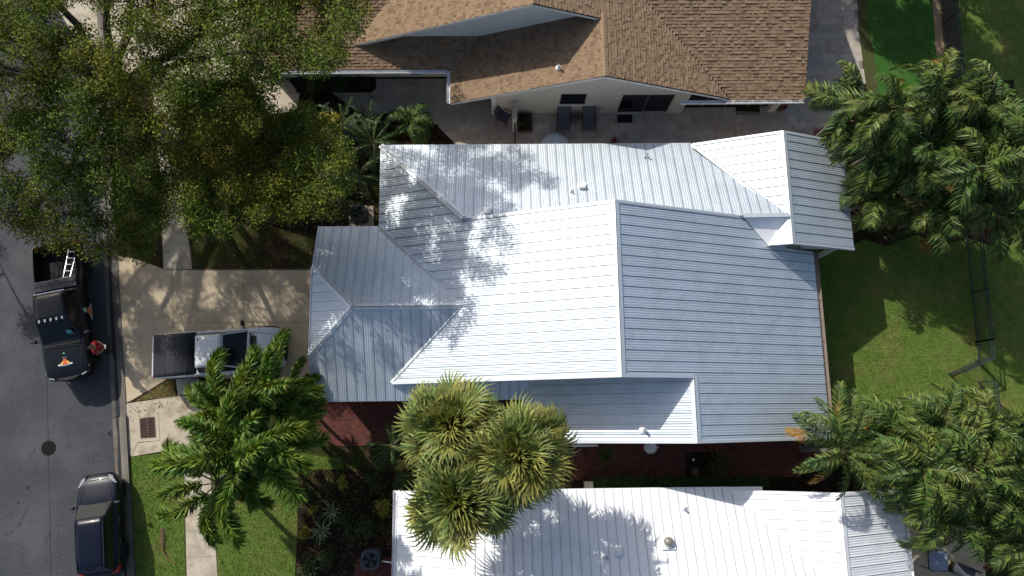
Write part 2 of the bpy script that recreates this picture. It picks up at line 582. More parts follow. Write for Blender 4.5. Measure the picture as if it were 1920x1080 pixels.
# ================================================================== THE MAIN HOUSE
RW = 0.4064
house = thing('metal_roof_house', 'large single storey house with the light grey ribbed metal roof in the middle', 'house', (4, 5, 0))
roof = None
PW = Plane(4.416, 0, 6.40, 0.4037, 0)
PE = Plane(4.416, 0, 6.40, -0.4138, 0)
PN = Plane(0, 12.216, 2.409, 0, -0.443)
PGN = Plane(0, 4.56, 3.95, 0, -0.4167)
PGS = Plane(0, 4.56, 3.95, 0, 0.4167)
PGH = Plane(-6.24, 0, 3.95, 0.39, 0)
PL_ = Plane(7.44, 0, 5.149, 0.4037, 0)
PSW = Plane(12.22, 0, 4.116, 0.4006, 0)
PSE = Plane(12.22, 0, 4.116, -0.4065, 0)
YN, YS = 8.29, 1.43
fW = [(4.416, YS), (4.416, YN), (-1.62, YN), (-5.48, 12.19), (-5.48, 8.45), (-1.657, 4.56), (-4.72, YS)]
fE = [(4.416, YS), (4.416, YN), (12.1, YN), (12.3, 7.06), (13.76, 7.06), (13.76, -1.07), (7.44, -1.07), (7.44, YS)]
fN = [(-5.48, 12.216), (8.62, 12.216), (12.12, 8.26), (-1.62, 8.26)]
fGN = [(-6.24, 4.56), (-1.657, 4.56), (-5.50, 8.43), (-8.18, 8.43), (-8.15, 6.44)]
fGS = [(-6.24, 4.56), (-1.657, 4.56), (-4.70, 1.55), (1.37, 1.55), (0.80, 0.74), (-8.19, 0.74), (-8.14, 2.63)]
fGH = [(-6.24, 4.56), (-8.15, 6.44), (-8.14, 2.63)]
fL = [(7.44, -1.07), (7.44, 1.60), (1.40, 1.60), (0.80, 0.74), (0.75, -1.07)]
fSW = [(12.22, 7.04), (12.22, 12.06), (8.64, 12.06), (12.06, 8.27), (11.34, 7.07)]
fSE = [(12.22, 7.04), (12.22, 12.06), (15.42, 12.06), (15.45, 7.04)]
fSWp = [(12.22, 8.23), (12.22, 12.06), (8.64, 12.06), (12.08, 8.27)]
ALLF = [(PW, fW), (PE, fE), (PN, fN), (PGN, fGN), (PGS, fGS), (PGH, fGH), (PL_, fL), (PSW, fSWp), (PSE, fSE)]
roof = deck('roof', ALLF, M['fascia'], house)
fSWp = [(12.22, 8.23), (12.22, 12.06), (8.64, 12.06), (12.08, 8.27)]
rg = M['roofgrey']
metal(roof, PW, fW, 1, 8.1636 - RW * 40, RW, rg)
metal(roof, PE, fE, 1, 8.1526 - RW * 40, RW, rg)
metal(roof, PN, fN, 0, -4.8652, RW, rg, 0.38)
metal(roof, PGN, fGN, 0, -3.458, RW, rg, 0.8)
metal(roof, PGS, fGS, 0, -5.863, RW, rg, 0.8)
metal(roof, PGH, fGH, 1, 4.478, RW, rg, 0.8)
metal(roof, PL_, fL, 1, 0.893, RW, rg)
metal(roof, PSW, fSWp, 1, 12.0469 - RW * 30, RW, rg)
metal(roof, PSE, fSE, 1, 11.6278 - RW * 30, RW, rg)
T = M['trim']
strip('ridge_cap', PW.pt(4.416, YS), PW.pt(4.416, YN), PW, PE, T, roof, 0.15)
strip('ridge_cap', PL_.pt(7.44, -1.07), PL_.pt(7.44, YS + .1), PL_, PE, T, roof, 0.15)
strip('ridge_cap', PSW.pt(12.22, 7.04), PSW.pt(12.22, 12.06), PSW, PSE, T, roof, 0.13)
strip('ridge_cap', PGN.pt(-1.66, 4.56), PGN.pt(-6.24, 4.56), PGS, PGN, T, roof, 0.13)
strip('hip_cap', PGN.pt(-6.24, 4.56), PGN.pt(-8.15, 6.44), PGH, PGN, T, roof, 0.11)
strip('hip_cap', PGN.pt(-6.24, 4.56), PGS.pt(-8.14, 2.63), PGS, PGH, T, roof, 0.11)
strip('hip_cap', PN.pt(-5.48, 12.2), PN.pt(-1.62, 8.29), PN, PW, T, roof, 0.13)
strip('valley_flashing', PW.pt(-1.657, 4.56), PW.pt(-5.48, 8.44), PW, PGN, T, roof, 0.12, 0.034)
strip('valley_flashing', PW.pt(-1.657, 4.56), PW.pt(-4.72, 1.45), PGS, PW, T, roof, 0.12, 0.034)
strip('valley_flashing', PSW.pt(8.64, 12.06), PSW.pt(12.06, 8.27), PN, PSW, T, roof, 0.10, 0.034)
strip('valley_flashing', PL_.pt(1.40, 1.60), PL_.pt(.80, .74), PGS, PL_, T, roof, 0.10, 0.034)
edge_trim('rake_trim', PW.pt(4.416, YN), PW.pt(-1.62, YN), PW, (0, -1, 0), T, roof)
edge_trim('rake_trim', PE.pt(4.416, YN), PE.pt(10.3, YN), PE, (0, -1, 0), T, roof)
edge_trim('rake_trim', PW.pt(4.416, YS), PW.pt(-4.70, YS), PW, (0, 1, 0), T, roof)
edge_trim('rake_trim', PE.pt(4.416, YS), PE.pt(7.44, YS), PE, (0, 1, 0), T, roof)
edge_trim('rake_trim', PE.pt(7.44, -1.07), PE.pt(13.76, -1.07), PE, (0, 1, 0), T, roof)
edge_trim('rake_trim', PL_.pt(7.44, -1.07), PL_.pt(.75, -1.07), PL_, (0, 1, 0), T, roof)
edge_trim('rake_trim', PSW.pt(12.22, 12.06), PSW.pt(8.64, 12.06), PSW, (0, -1, 0), T, roof)
edge_trim('rake_trim', PSE.pt(12.22, 12.06), PSE.pt(15.42, 12.06), PSE, (0, -1, 0), T, roof)
edge_trim('rake_trim', PSE.pt(12.22, 7.04), PSE.pt(15.45, 7.04), PSE, (0, 1, 0), T, roof)
edge_trim('rake_trim', PSW.pt(12.22, 7.04), PSW.pt(11.34, 7.06), PSW, (0, 1, 0), T, roof, 0.05)
edge_trim('drip_edge', PN.pt(-5.46, 12.216), PN.pt(8.64, 12.216), PN, (0, -1, 0), T, roof, 0.03, 0.002)
edge_trim('drip_edge', PGS.pt(-8.19, .74), PGS.pt(.80, .74), PGS, (0, 1, 0), T, roof, 0.03, 0.002)
edge_trim('drip_edge', PGN.pt(-8.18, 8.43), PGN.pt(-5.5, 8.43), PGN, (0, -1, 0), T, roof, 0.03, 0.002)
edge_trim('drip_edge', PW.pt(-5.48, 8.45), PW.pt(-5.48, 12.19), PW, (1, 0, 0), T, roof, 0.03, 0.002)
edge_trim('drip_edge', PGH.pt(-8.14, 2.63), PGH.pt(-8.15, 6.44), PGH, (1, 0, 0), T, roof, 0.04, 0.036)
edge_trim('rake_trim', PGN.pt(-8.15, 6.44), PGN.pt(-8.18, 8.43), PGN, (1, 0, 0), T, roof, 0.07)
edge_trim('rake_trim', PGS.pt(-8.14, 2.63), PGS.pt(-8.19, .74), PGS, (1, 0, 0), T, roof, 0.07)
# smooth cricket sheets between the small gable, the rear ridge and the big east slope
V_ = Vector((11.36, 7.09, PE.z(11.36, 7.09) + 0.035))
A_ = Vector((10.25, 8.24, PE.z(10.25, 8.24) + 0.03))
B_ = Vector((12.10, 8.24, 4.16))
C_ = Vector((12.16, 7.045, PSW.z(12.16, 7.045) + 0.03))
mb = MB()
nS = 8
rows = []
for i in range(nS + 1):
    k = i / nS
    rows.append([V_.lerp(A_.lerp(B_, k), t) - Vector((0, 0, 0.10 * math.sin(math.pi * t) * k)) for t in (0, .25, .5, .75, 1)])
for i in range(nS + 1):
    k = i / nS
    if i:
        rows.append([V_.lerp(B_.lerp(C_, k), t) - Vector((0, 0, 0.10 * math.sin(math.pi * t) * (1 - k))) for t in (0, .25, .5, .75, 1)])
vs, fs = [q for r in rows for q in r], []
for i in range(len(rows) - 1):
    for j in range(4):
        fs.append((i * 5 + j, (i + 1) * 5 + j, (i + 1) * 5 + j + 1, i * 5 + j + 1))
mb.add(vs, fs)
mb.build('cricket_flashing', M['roofwhite'], roof, smooth=True)
mb = MB()
mb.bar((10.2, 8.26, 4.175), (12.12, 8.26, 4.20), 0.17, 0.05)
mb.bar((10.25, 8.16, 4.12), (12.10, 8.16, 4.14), 0.05, 0.06)
mb.build('ridge_cap', T, roof)
# walls under the eaves, gable walls
mb = MB()


def wallrun(mb, pts, z0, z1, t=0.2):
    for (x0, y0), (x1, y1) in zip(pts, pts[1:]):
        d = Vector((x1 - x0, y1 - y0, 0)).normalized() * 0.0
        mb.bar((x0, y0, (z0 + z1) / 2), (x1, y1, (z0 + z1) / 2), t, z1 - z0)


mb.prism([(-5.0, 1.9), (13.2, 1.9), (13.2, 7.9), (-5.0, 7.9)], 0, 2.36)
mb.prism([(-4.98, 7.9), (13.2, 7.9), (13.2, 11.7), (-4.98, 11.7)], 0, 2.34)
mb.prism([(-7.7, 1.25), (-5.0, 1.25), (-5.0, 8.0), (-7.7, 8.0)], 0, 2.3)
mb.prism([(1.2, -0.65), (13.2, -0.65), (13.2, 1.9), (1.2, 1.9)], 0, 2.4)
# gable ends
for y0, y1, pts in ((8.02, 8.2, [(-1.3, 2.3), (4.416, 6.22), (10.1, 3.8), (10.1, 2.3)]), (1.62, 1.8, [(-4.3, 2.3), (4.416, 6.22), (12.6, 2.85), (12.6, 2.3)]),
                    (-0.65, -0.5, [(1.2, 2.41), (7.44, 4.95), (13.2, 2.6), (13.2, 2.41)])):
    n = len(pts)
    vs = [(x, y0, z) for x, z in pts] + [(x, y1, z) for x, z in pts]
    mb.add(vs, [tuple(range(n)), tuple(range(2 * n - 1, n - 1, -1))] + [(i, n + i, n + (i + 1) % n, (i + 1) % n) for i in range(n)])
mb.build('wall', M['stuccow'], house)
# small gable porch posts
for (x, y) in ((15.1, 7.4), (15.1, 11.7)):
    mb = MB()
    mb.box((x - .09, y - .09, 0), (x + .09, y + .09, 2.72))
    mb.build('porch_post', M['whitemetal'], house)
mb = MB()
mb.bar((13.2, 7.25, 2.45), (15.15, 7.25, 2.62), 0.12, 0.16)
mb.build('porch_beam', M['whitemetal'], house)


def gutter(p, q, m, parent, w=0.16, h=0.13, inner=None, side=1):
    """an open trough along p-q; p, q on its top house-side edge, w measured away from the house"""
    p, q = Vector(p), Vector(q)
    d = (q - p).normalized()
    s = Vector((d.y, -d.x, 0)) * side
    mb = MB()
    up = Vector((0, 0, 1))
    prof = [(0, 0), (0, -h), (w, -h), (w, 0), (w - .015, 0), (w - .015, -h + .035), (.015, -h + .035), (.015, 0)]
    a = [p + s * x + up * z for x, z in prof]
    b = [q + s * x + up * z for x, z in prof]
    n = len(prof)
    mb.add(a + b, [(i, (i + 1) % n, n + (i + 1) % n, n + i) for i in range(n)])
    mb.add(a, [(0, 1, 6, 7), (1, 2, 5, 6), (2, 3, 4, 5)])
    mb.add(b, [(7, 6, 1, 0), (6, 5, 2, 1), (5, 4, 3, 2)])
    L = (q - p).length
    k = 0.6
    while k < L:
        c = p + d * k
        mb.bar(c + s * .01 - up * .005, c + s * (w - .01) - up * .005, .018, .008)
        k += 0.9
    return mb.build('gutter', m, parent)


gutter((13.78, -1.05, 2.52), (13.78, 7.0, 2.52), M['gutterbrown'], house, 0.19, 0.14, side=1)

# roof vents of the main house


def box_vent(name, label, pl, x, y, w, d, h, m):
    t = thing(name, label, 'roof vent', pl.pt(x, y, 0.01))
    mb = MB()
    mb.box((-w * .75, -d * .75, 0), (w * .75, d * .75, 0.035))
    mb.build('base_flange', m, t, world=False)
    mb = MB()
    prof = [(-d / 2, 0.03), (-d / 2, h), (-d * .15, h * 1.12), (d * .35, h * .95), (d / 2, h * .5), (d / 2, 0.03)]
    vs = [(-w / 2, y_, z_) for y_, z_ in prof] + [(w / 2, y_, z_) for y_, z_ in prof]
    n = len(prof)
    mb.add(vs, [tuple(range(n - 1, -1, -1)), tuple(range(n, 2 * n))] + [(i, (i + 1) % n, n + (i + 1) % n, n + i) for i in range(n)])
    mb.build('hood', m, t, world=False)
    return t


def pipe_vent(label, pl, x, y, r=0.055, h=0.28, group=None):
    t = thing('pipe_vent', label, 'vent pipe', pl.pt(x, y, 0.01), group=group)
    mb = MB()
    mb.lathe((0, 0, -.06), [(r * 3.2, 0.04), (r * 3.0, .10), (r * 1.3, .16)], 16)
    mb.build('flashing_boot', M['whitemetal'], t, world=False)
    mb = MB()
    mb.lathe((0, 0, 0), [(r, 0), (r, h), (r * .72, h), (r * .72, h - .1)], 14)
    mb.build('pipe', M['guttergrey'], t, world=False)
    return t


def npt(pl, u, v):
    x0, y0, z0, gx, gy = pl.p
    P = on((-gx, -gy, 1), z0 - gx * x0 - gy * y0, u, v)
    return P.x, P.y


x, y = npt(PN, 1091, 350)
box_vent('box_vent', 'small square white box vent on the ribbed metal slope right of a thin pipe', PN, x, y, .27, .24, .20, M['whitemetal'])
x, y = npt(PN, 914, 397)
box_vent('box_vent', 'small white box vent close to the sloping edge of the bright gable, in shadow', PN, x, y, .26, .24, .22, M['whitemetal'])
x, y = npt(PN, 1071, 359)
pipe_vent('thin vent pipe on the ribbed metal slope just left of a white box vent', PN, x, y, .035, .2)
x, y = npt(PL_, 1207, 806)
pipe_vent('grey vent pipe with white collar on the low metal slope above the brick walk', PL_, x, y, .06, .3)
x, y = npt(PN, 1211, 294)
t = thing('roof_bracket', 'bare metal bracket with crossed feet on the metal slope at the shadow edge', 'bracket', PN.pt(x, y, .03), R_(40))
mb = MB()
mb.bar((-.14, 0, .05), (.14, 0, .05), .05, .03)
mb.bar((0, -.14, .05), (0, .14, .05), .05, .03)
mb.build('foot', M['chrome'], t, world=False)
mb = MB()
mb.bar((0, 0, .06), (.06, .05, .32), .05, .05)
mb.build('post', M['alu'], t, world=False)

# ================================================================== THE SOUTH HOUSE
h2 = thing('white_roof_house', 'neighbouring house with a bright white metal roof along the bottom edge', 'house', (5, -8, 0))
Q = 0.4167
QN = Plane(0, -2.985, 2.45, 0, -Q)
QW = Plane(-4.44, 0, 2.45, Q, 0)
QS = Plane(0, -10.9, 2.45, 0, Q)
QGW = Plane(13.24, 0, 4.10, Q, 0)
QGE = Plane(13.24, 0, 4.10, -Q, 0)
yr = -6.945
xr_ = -4.44 + (yr + 2.985) * -1
yv = -2.985 - (4.10 - 2.45) / Q
gN = [(-4.44, -2.985), (9.34, -2.985), (13.24, yv), (13.24, yr), (xr_, yr)]
gN = [(-4.44, -2.985), (9.30, -2.985), (13.22, yv), (xr_, yv)]
gW = [(-4.44, -2.985), (xr_, yv), (-4.44, -10.9)]
gS = [(xr_, yv), (13.24, yv), (16.4, -10.9), (-4.44, -10.9)]
gGW = [(13.24, -3.11), (13.24, yv), (9.42, -3.11)]
gGE = [(13.24, -3.11), (16.36, -3.11), (16.36, -10.9), (13.24, yv)]
roof2 = deck('roof', [(QN, gN), (QW, gW), (QS, gS), (QGW, gGW), (QGE, gGE)], M['fascia'], h2)
rw = M['roofwhite']
SW2 = 0.380
metal(roof2, QN, gN, 0, 2.595 - SW2 * 40, SW2, rw, 0.22)
metal(roof2, QW, gW, 1, -3.56, SW2, rw, 0.45)
metal(roof2, QS, gS, 0, 2.595 - SW2 * 40, SW2, rw, 0.45)
metal(roof2, QGW, gGW, 1, -4.189, SW2, rw, 0.6)
metal(roof2, QGE, gGE, 1, -4.38, SW2, rw, 0.9)
strip('hip_cap', QN.pt(-4.44, -2.985), QN.pt(xr_, yv), QW, QN, rw, roof2, 0.10)
strip('ridge_cap', QN.pt(xr_, yv), QN.pt(13.2, yv), QS, QN, rw, roof2, 0.13)
strip('ridge_cap', QGW.pt(13.24, yv), QGW.pt(13.24, -3.11), QGW, QGE, rw, roof2, 0.13)
strip('valley_flashing', QGW.pt(9.42, -3.11), QGW.pt(13.24, yv), QGW, QN, rw, roof2, 0.10, 0.034)
edge_trim('rake_trim', QGW.pt(13.24, -3.11), QGW.pt(9.42, -3.11), QGW, (0, -1, 0), rw, roof2)
edge_trim('rake_trim', QGE.pt(13.24, -3.11), QGE.pt(16.36, -3.11), QGE, (0, -1, 0), rw, roof2)
edge_trim('drip_edge', QN.pt(-4.44, -2.985), QN.pt(9.42, -2.985), QN, (0, -1, 0), rw, roof2, 0.03, 0.002)
mb = MB()
mb.prism([(-3.95, -10.4), (12.9, -10.4), (12.9, -3.45), (-3.95, -3.45)], 0, 2.36)
mb.build('wall', M['stuccow'], h2)
mb = MB()
vs = [QN.pt(x_, y_, h_) for h_ in (.03, -.12) for x_, y_ in ((9.31, -2.985), (10.74, -2.985), (10.74, -3.16), (9.31, -3.16))]
mb.add(vs, [(3, 2, 1, 0), (4, 5, 6, 7), (0, 1, 5, 4), (1, 2, 6, 5), (2, 3, 7, 6), (3, 0, 4, 7)])
mb.build('eave_return', rw, h2)
gutter((-4.46, -10.8, 2.46), (-4.46, -2.95, 2.46), M['whitemetal'], h2, 0.17, 0.13, side=-1)
gutter((16.40, -10.8, 2.80), (16.40, -3.2, 2.80), M['whitemetal'], h2, 0.15, 0.13, side=1)
x, y = npt(QN, 1282, 953)
pipe_vent('slim white vent pipe on the sunny white roof near the roof valley', QN, x, y, .045, .26)
x, y = npt(QN, 1136, 1044)
pipe_vent('dark topped vent pipe in the palm shadow on the white roof', QN, x, y, .05, .22)
x, y = npt(QN, 1160, 1036)
box_vent('box_vent', 'rounded white box vent in the palm shadow on the white roof', QN, x, y, .25, .27, .16, M['whitemetal'])
x, y = npt(QN, 1252, 1018)
t = thing('tube_skylight', 'round tubular skylight with smoky dome on a square white base', 'skylight', QN.pt(x, y, .02))
t.rotation_euler = (math.atan(-Q), 0, 0)
mb = MB()
mb.box((-.27, -.27, 0), (.27, .27, .07))
mb.build('base_plate', M['whitemetal'], t, world=False)
mb = MB()
mb.lathe((0, 0, .03), [(.22, 0), (.22, .14), (.20, .15)], 24)
mb.build('collar', M['whitemetal'], t, world=False)
mb = MB()
mb.lathe((0, 0, .17), [(.20 * math.cos(a), .17 * math.sin(a)) for a in [R_(k * 11) for k in range(8)]] + [(.01, .171)], 24)
mb.build('dome', M['dome'], t, world=False, smooth=True)

# ================================================================== THE NORTH HOUSE
h3 = thing('shingle_roof_house', 'neighbouring house with brown asphalt shingle gables and white gutters along the top edge', 'house', (4, 17, 0))
sh = 0.375
LW = Plane(4.47, 0, 4.85, sh, 0)
LE = Plane(4.47, 0, 4.85, -sh, 0)
SR = Plane(0, 14.25, 2.55, 0, sh)
SL = Plane(0, 15.97, 2.33, 0, sh)
UW = Plane(1.39, 0, 5.95, 0.395, 0)
UE = Plane(1.39, 0, 5.95, -0.372, 0)
yR = 14.30
yU = 17.0
xv = 4.47 + (4.85 - 2.55) / sh                      # where the east slope meets the rear eave plane at its eave
yv3 = 14.25 + (4.85 - 2.55) / sh
xw = 4.47 - (4.85 - 2.33) / sh
NB = 23.0
tW = [(4.47, yR), (4.47, yU + .35), (xw + (yU + .35 - 15.97), yU + .35), (xw, 15.97), (-2.34, 15.97), (-2.34, yR)]
tE = [(4.47, yR), (xv - .14, yR), (4.47, yv3)]
tSR = [(xv, 14.25), (14.0, 14.25), (14.0, yv3), (4.47, yv3)]
tNR = [(4.47, yv3), (14.0, yv3), (14.0, NB + 3), (4.47, NB + 3)]
NR = Plane(0, yv3, 4.85, 0, -sh)
tSL = [(-11.8, 15.97), (xw, 15.97), (xw + (yU + .35 - 15.97), yU + .35), (-5.9, yU + .35), (-3.3, 21.6), (-11.8, 21.6)]
tUW = [(1.39, yU), (1.39, NB), (-3.0, NB), (-7.15, yU)]
tUE = [(1.39, yU), (1.39, NB), (4.47, NB), (4.47, yU)]
roof3 = deck('roof', [(LW, tW), (LE, tE), (SR, tSR), (NR, tNR), (SL, tSL), (UW, tUW), (UE, tUE)], M['shingle_base'], h3, 0.16)

NT = len(M['shingle'])
tone_p = [0.30, 0.24, 0.22, 0.15, 0.09]
shing_meshes = []
for tn in range(NT):
    mb = MB()
    mb.add([(0, 0, .002), (1, 0, .002), (1, 1, .012), (0, 1, .012), (0, 1, 0), (1, 1, 0)], [(0, 3, 2, 1)[::-1], (3, 4, 5, 2), (0, 4, 3)[::-1], (1, 2, 5)[::-1]])
    shing_meshes.append(mb.mesh('shingle', M['shingle'][tn]))
n_sh = [0]
stuff_mb = MB()


def tone():
    r = random.random()
    for i, p in enumerate(tone_p):
        r -= p
        if r < 0:
            return i
    return 0


def shingles(pl, poly, axis, down, vis, exposure=0.145):
    """courses run along the axis that is not 'axis'; down = +1/-1: downhill direction along axis"""
    slope = math.hypot(pl.p[3], pl.p[4])
    stp = exposure * math.cos(math.atan(slope))
    lo = min(p[axis] for p in poly)
    hi = max(p[axis] for p in poly)
    k = 0
    ex = Vector((0, 1, 0)) if axis == 0 else Vector((1, 0, 0))
    ed = Vector((down, 0, pl.p[3] * down)) if axis == 0 else Vector((0, down, pl.p[4] * down))
    ed.normalize()
    n_course = int((hi - lo) / stp)
    for i in range(n_course):
        e0 = (hi - i * stp) if down > 0 else (lo + i * stp)        # lower edge of the course
        s = e0 - down * stp * 0.5
        iv = scan(poly, s, axis)
        if not iv:
            continue
        t = iv[0] - random.uniform(0, .25)
        while t < iv[1]:
            w = random.choice((.09, .12, .15, .18, .22, .26))
            a, b = max(t, iv[0]), min(t + w - .004, iv[1])
            t += w
            if b - a < .03:
                continue
            hh = random.choice((.006, .016, .022, .034))
            e1 = e0 - down * (stp + .02)
            P = pl.pt(*((e1, a) if axis == 0 else (a, e1)), .004)
            tn = tone()
            L = exposure + .022
            mid = P + ex * (b - a) * .5 + ed * L * .5
            if n_sh[0] < 300 and vis and vis(mid):
                n_sh[0] += 1
                o = link('shingle', shing_meshes[tn], roof3)
                sx, dy = ex * (b - a), ed * L
                nn = sx.cross(dy).normalized()
                flip = 1 if nn.z > 0 else -1
                mt = Matrix.Identity(4)
                og = ORI[roof3.name]
                for r in range(3):
                    mt[r][0], mt[r][1], mt[r][2] = sx[r], dy[r], (nn * flip)[r] * hh / .012
                    mt[r][3] = P[r] - og[r]
                o.matrix_local = mt
            else:
                A, B = P, P + ex * (b - a)
                n = pl.n
                C, D = B + ed * L, A + ed * L
                vs = [A, B, C + n * hh, D + n * hh, D, C]
                q = [(0, 1, 2, 3), (3, 2, 5, 4), (0, 3, 4), (1, 5, 2)]
                if (B - A).cross(D - A).z < 0:
                    q = [f[::-1] for f in q]
                stuff_mb.add(vs, q, tn)


shingles(LE, tE, 0, 1, None)
shingles(LW, tW, 0, -1, lambda p: p.y < 15.15 and -1.6 < p.x < 3.0)
shingles(SR, tSR, 1, -1, lambda p: p.y < 14.75)
shingles(SL, tSL, 1, -1, None)
shingles(UW, tUW, 0, -1, None)
shingles(UE, tUE, 0, 1, None)
tag(stuff_mb.build('shingle_courses', M['shingle'], roof3), kind='stuff')
# ridge shingles
ridge_mb = MB()
for (xx, za, y0, y1) in ((4.47, 4.85, yR, yU + .1), (1.39, 5.95, yU, NB)):
    yy = y0
    while yy < y1:
        for sg, g in ((1, sh), (-1, sh)):
            a = Vector((xx, yy, za + .03))
            ridge_mb.add([a, a + Vector((0, .2, -.008)), a + Vector((sg * .15, .2, -.15 * g - .008)), a + Vector((sg * .15, 0, -.15 * g))],
                         [(0, 1, 2, 3) if sg < 0 else (3, 2, 1, 0)], tone() if random.random() < .3 else 1)
        yy += .145
tag(ridge_mb.build('ridge_shingles', M['shingle'], roof3), kind='stuff')
FA = M['fascia']


def fascia(p, q, h=0.17, m=None):
    mb = MB()
    p, q = Vector(p), Vector(q)
    mb.bar(p + Vector((0, -.018, -h / 2 - .005)), q + Vector((0, -.018, -h / 2 - .005)), .03, h)
    mb.bar(p + Vector((0, -.022, -.004)), q + Vector((0, -.022, -.004)), .05, .012, 1)
    mb.build('fascia_board', [m or FA, M['black']], h3)


fascia(LW.pt(4.47, yR), LW.pt(-2.34, yR))
fascia(LE.pt(4.47, yR), LE.pt(xv - .1, yR))
fascia(UW.pt(1.39, yU), UW.pt(-7.15, yU))
fascia(UE.pt(1.39, yU), UE.pt(4.40, yU))
# gable walls and storey walls
YW = 14.79


def yprism(mb, pts, y0, y1, mi=0):
    n = len(pts)
    vs = [(x, y0, z) for x, z in pts] + [(x, y1, z) for x, z in pts]
    ar = sum(pts[i][0] * pts[(i + 1) % n][1] - pts[(i + 1) % n][0] * pts[i][1] for i in range(n))
    fs = [tuple(range(n)), tuple(range(2 * n - 1, n - 1, -1))] + [(i, n + i, n + (i + 1) % n, (i + 1) % n) for i in range(n)]
    if ar < 0:
        fs = [f[::-1] for f in fs]
    mb.add(vs, fs, mi)


WX0, WX1, WZ0, WZ1 = 2.80, 4.03, 1.11, 2.13
DX0, DX1, DZ1 = 5.72, 8.20, 2.0
mb = MB()
g = lambda x: 4.85 - sh * abs(x - 4.47) - .17
yprism(mb, [(-.40, 0), (WX0, 0), (WX0, g(WX0)), (-.40, g(-.40))], YW, YW + .2)
yprism(mb, [(WX0, 0), (WX1, 0), (WX1, WZ0), (WX0, WZ0)], YW, YW + .2)
yprism(mb, [(WX0, WZ1), (WX1, WZ1), (WX1, g(WX1)), (WX0, g(WX0))], YW, YW + .2)
yprism(mb, [(WX1, 0), (DX0, 0), (DX0, g(DX0)), (4.47, g(4.47)), (WX1, g(WX1))], YW, YW + .2)
yprism(mb, [(DX0, DZ1), (DX1, DZ1), (DX1, g(DX1)), (DX0, g(DX0))], YW, YW + .2)
yprism(mb, [(DX1, 0), (8.95, 0), (8.95, g(8.95)), (DX1, g(DX1))], YW, YW + .2)
mb.box((-.40, YW + .2, 0), (-.2, 17.0, 2.3))
mb.box((8.75, YW + .2, 0), (8.95, 17.6, 2.4))
mb.box((8.95, 17.4, 0), (13.6, 17.6, 2.7))
mb.box((-11.4, 16.78, 0), (-.4, 16.98, 2.42))
mb.box((13.25, YW, 0), (13.6, YW + .35, 2.5))
mb.box((13.4, YW + .35, 0), (13.6, 26, 2.5))
mb.box((-11.4, 16.98, 0), (-11.2, 23, 2.4))
mb.build('wall', M['stucco'], h3)
mb = MB()
gu = lambda x: 5.95 - (.395 if x < 1.39 else .372) * abs(x - 1.39) - .16
yprism(mb, [(-6.9, 2.5), (-1.0, 2.4), (4.4, 4.2), (4.4, gu(4.4)), (1.39, gu(1.39)), (-6.9, gu(-6.9))], yU + .34, yU + .5)
mb.build('gable_wall', M['stuccow'], h3)
w = MB()
w.box((WX0 - .04, YW - .012, WZ0 - .05), (WX1 + .04, YW + .05, WZ0))
w.box((WX0, YW + .01, WZ1 - .05), (WX1, YW + .10, WZ1))
w.box((WX0, YW + .01, WZ0), (WX0 + .05, YW + .10, WZ1 - .05))
w.box((WX1 - .05, YW + .01, WZ0), (WX1, YW + .10, WZ1 - .05))
win = w.build('window', M['frame'], h3)
g_ = MB()
g_.box((WX0 + .05, YW + .05, WZ0), (WX1 - .05, YW + .07, WZ1 - .05))
g_.build('pane', M['glass'], win)
g_ = MB()
g_.box((WX0 - .06, YW - .06, WZ0 - .12), (WX1 + .06, YW - .004, WZ0 - .052))
g_.build('sill', M['fascia'], win)
w = MB()
w.box((DX0, YW + .02, DZ1 - .06), (DX1, YW + .12, DZ1))
w.box((DX0, YW + .02, .0), (DX0 + .05, YW + .12, DZ1 - .06))
w.box((DX1 - .05, YW + .02, .0), (DX1, YW + .12, DZ1 - .06))
w.box((6.93, YW + .02, .0), (7.0, YW + .12, DZ1 - .06))
dr = w.build('sliding_door', M['frame'], h3)
for a, b, yy in ((DX0 + .05, 6.93, .05), (7.0, DX1 - .05, .08)):
    g_ = MB()
    g_.box((a, YW + yy, .02), (b, YW + yy + .02, DZ1 - .06))
    g_.build('pane', M['glass'], dr)
w = MB()
w.box((DX0, YW - .10, .0), (6.95, YW + .015, .10))
w.build('door_step', M['stone'], h3)
w = MB()
w.box((8.96, YW + .30, .03), (13.24, YW + .34, 2.3))
w.build('screen_panel', M['screen'], h3)
for xx in (10.0, 11.1, 12.2):
    w = MB()
    w.box((xx - .03, YW + .25, .02), (xx + .03, YW + .298, 2.3))
    w.build('screen_frame', M['frame'], h3)
w = MB()
w.box((-.46, YW - .05, 0), (-.22, YW - .003, 2.1))
w.build('corner_trim', M['fascia'], h3)
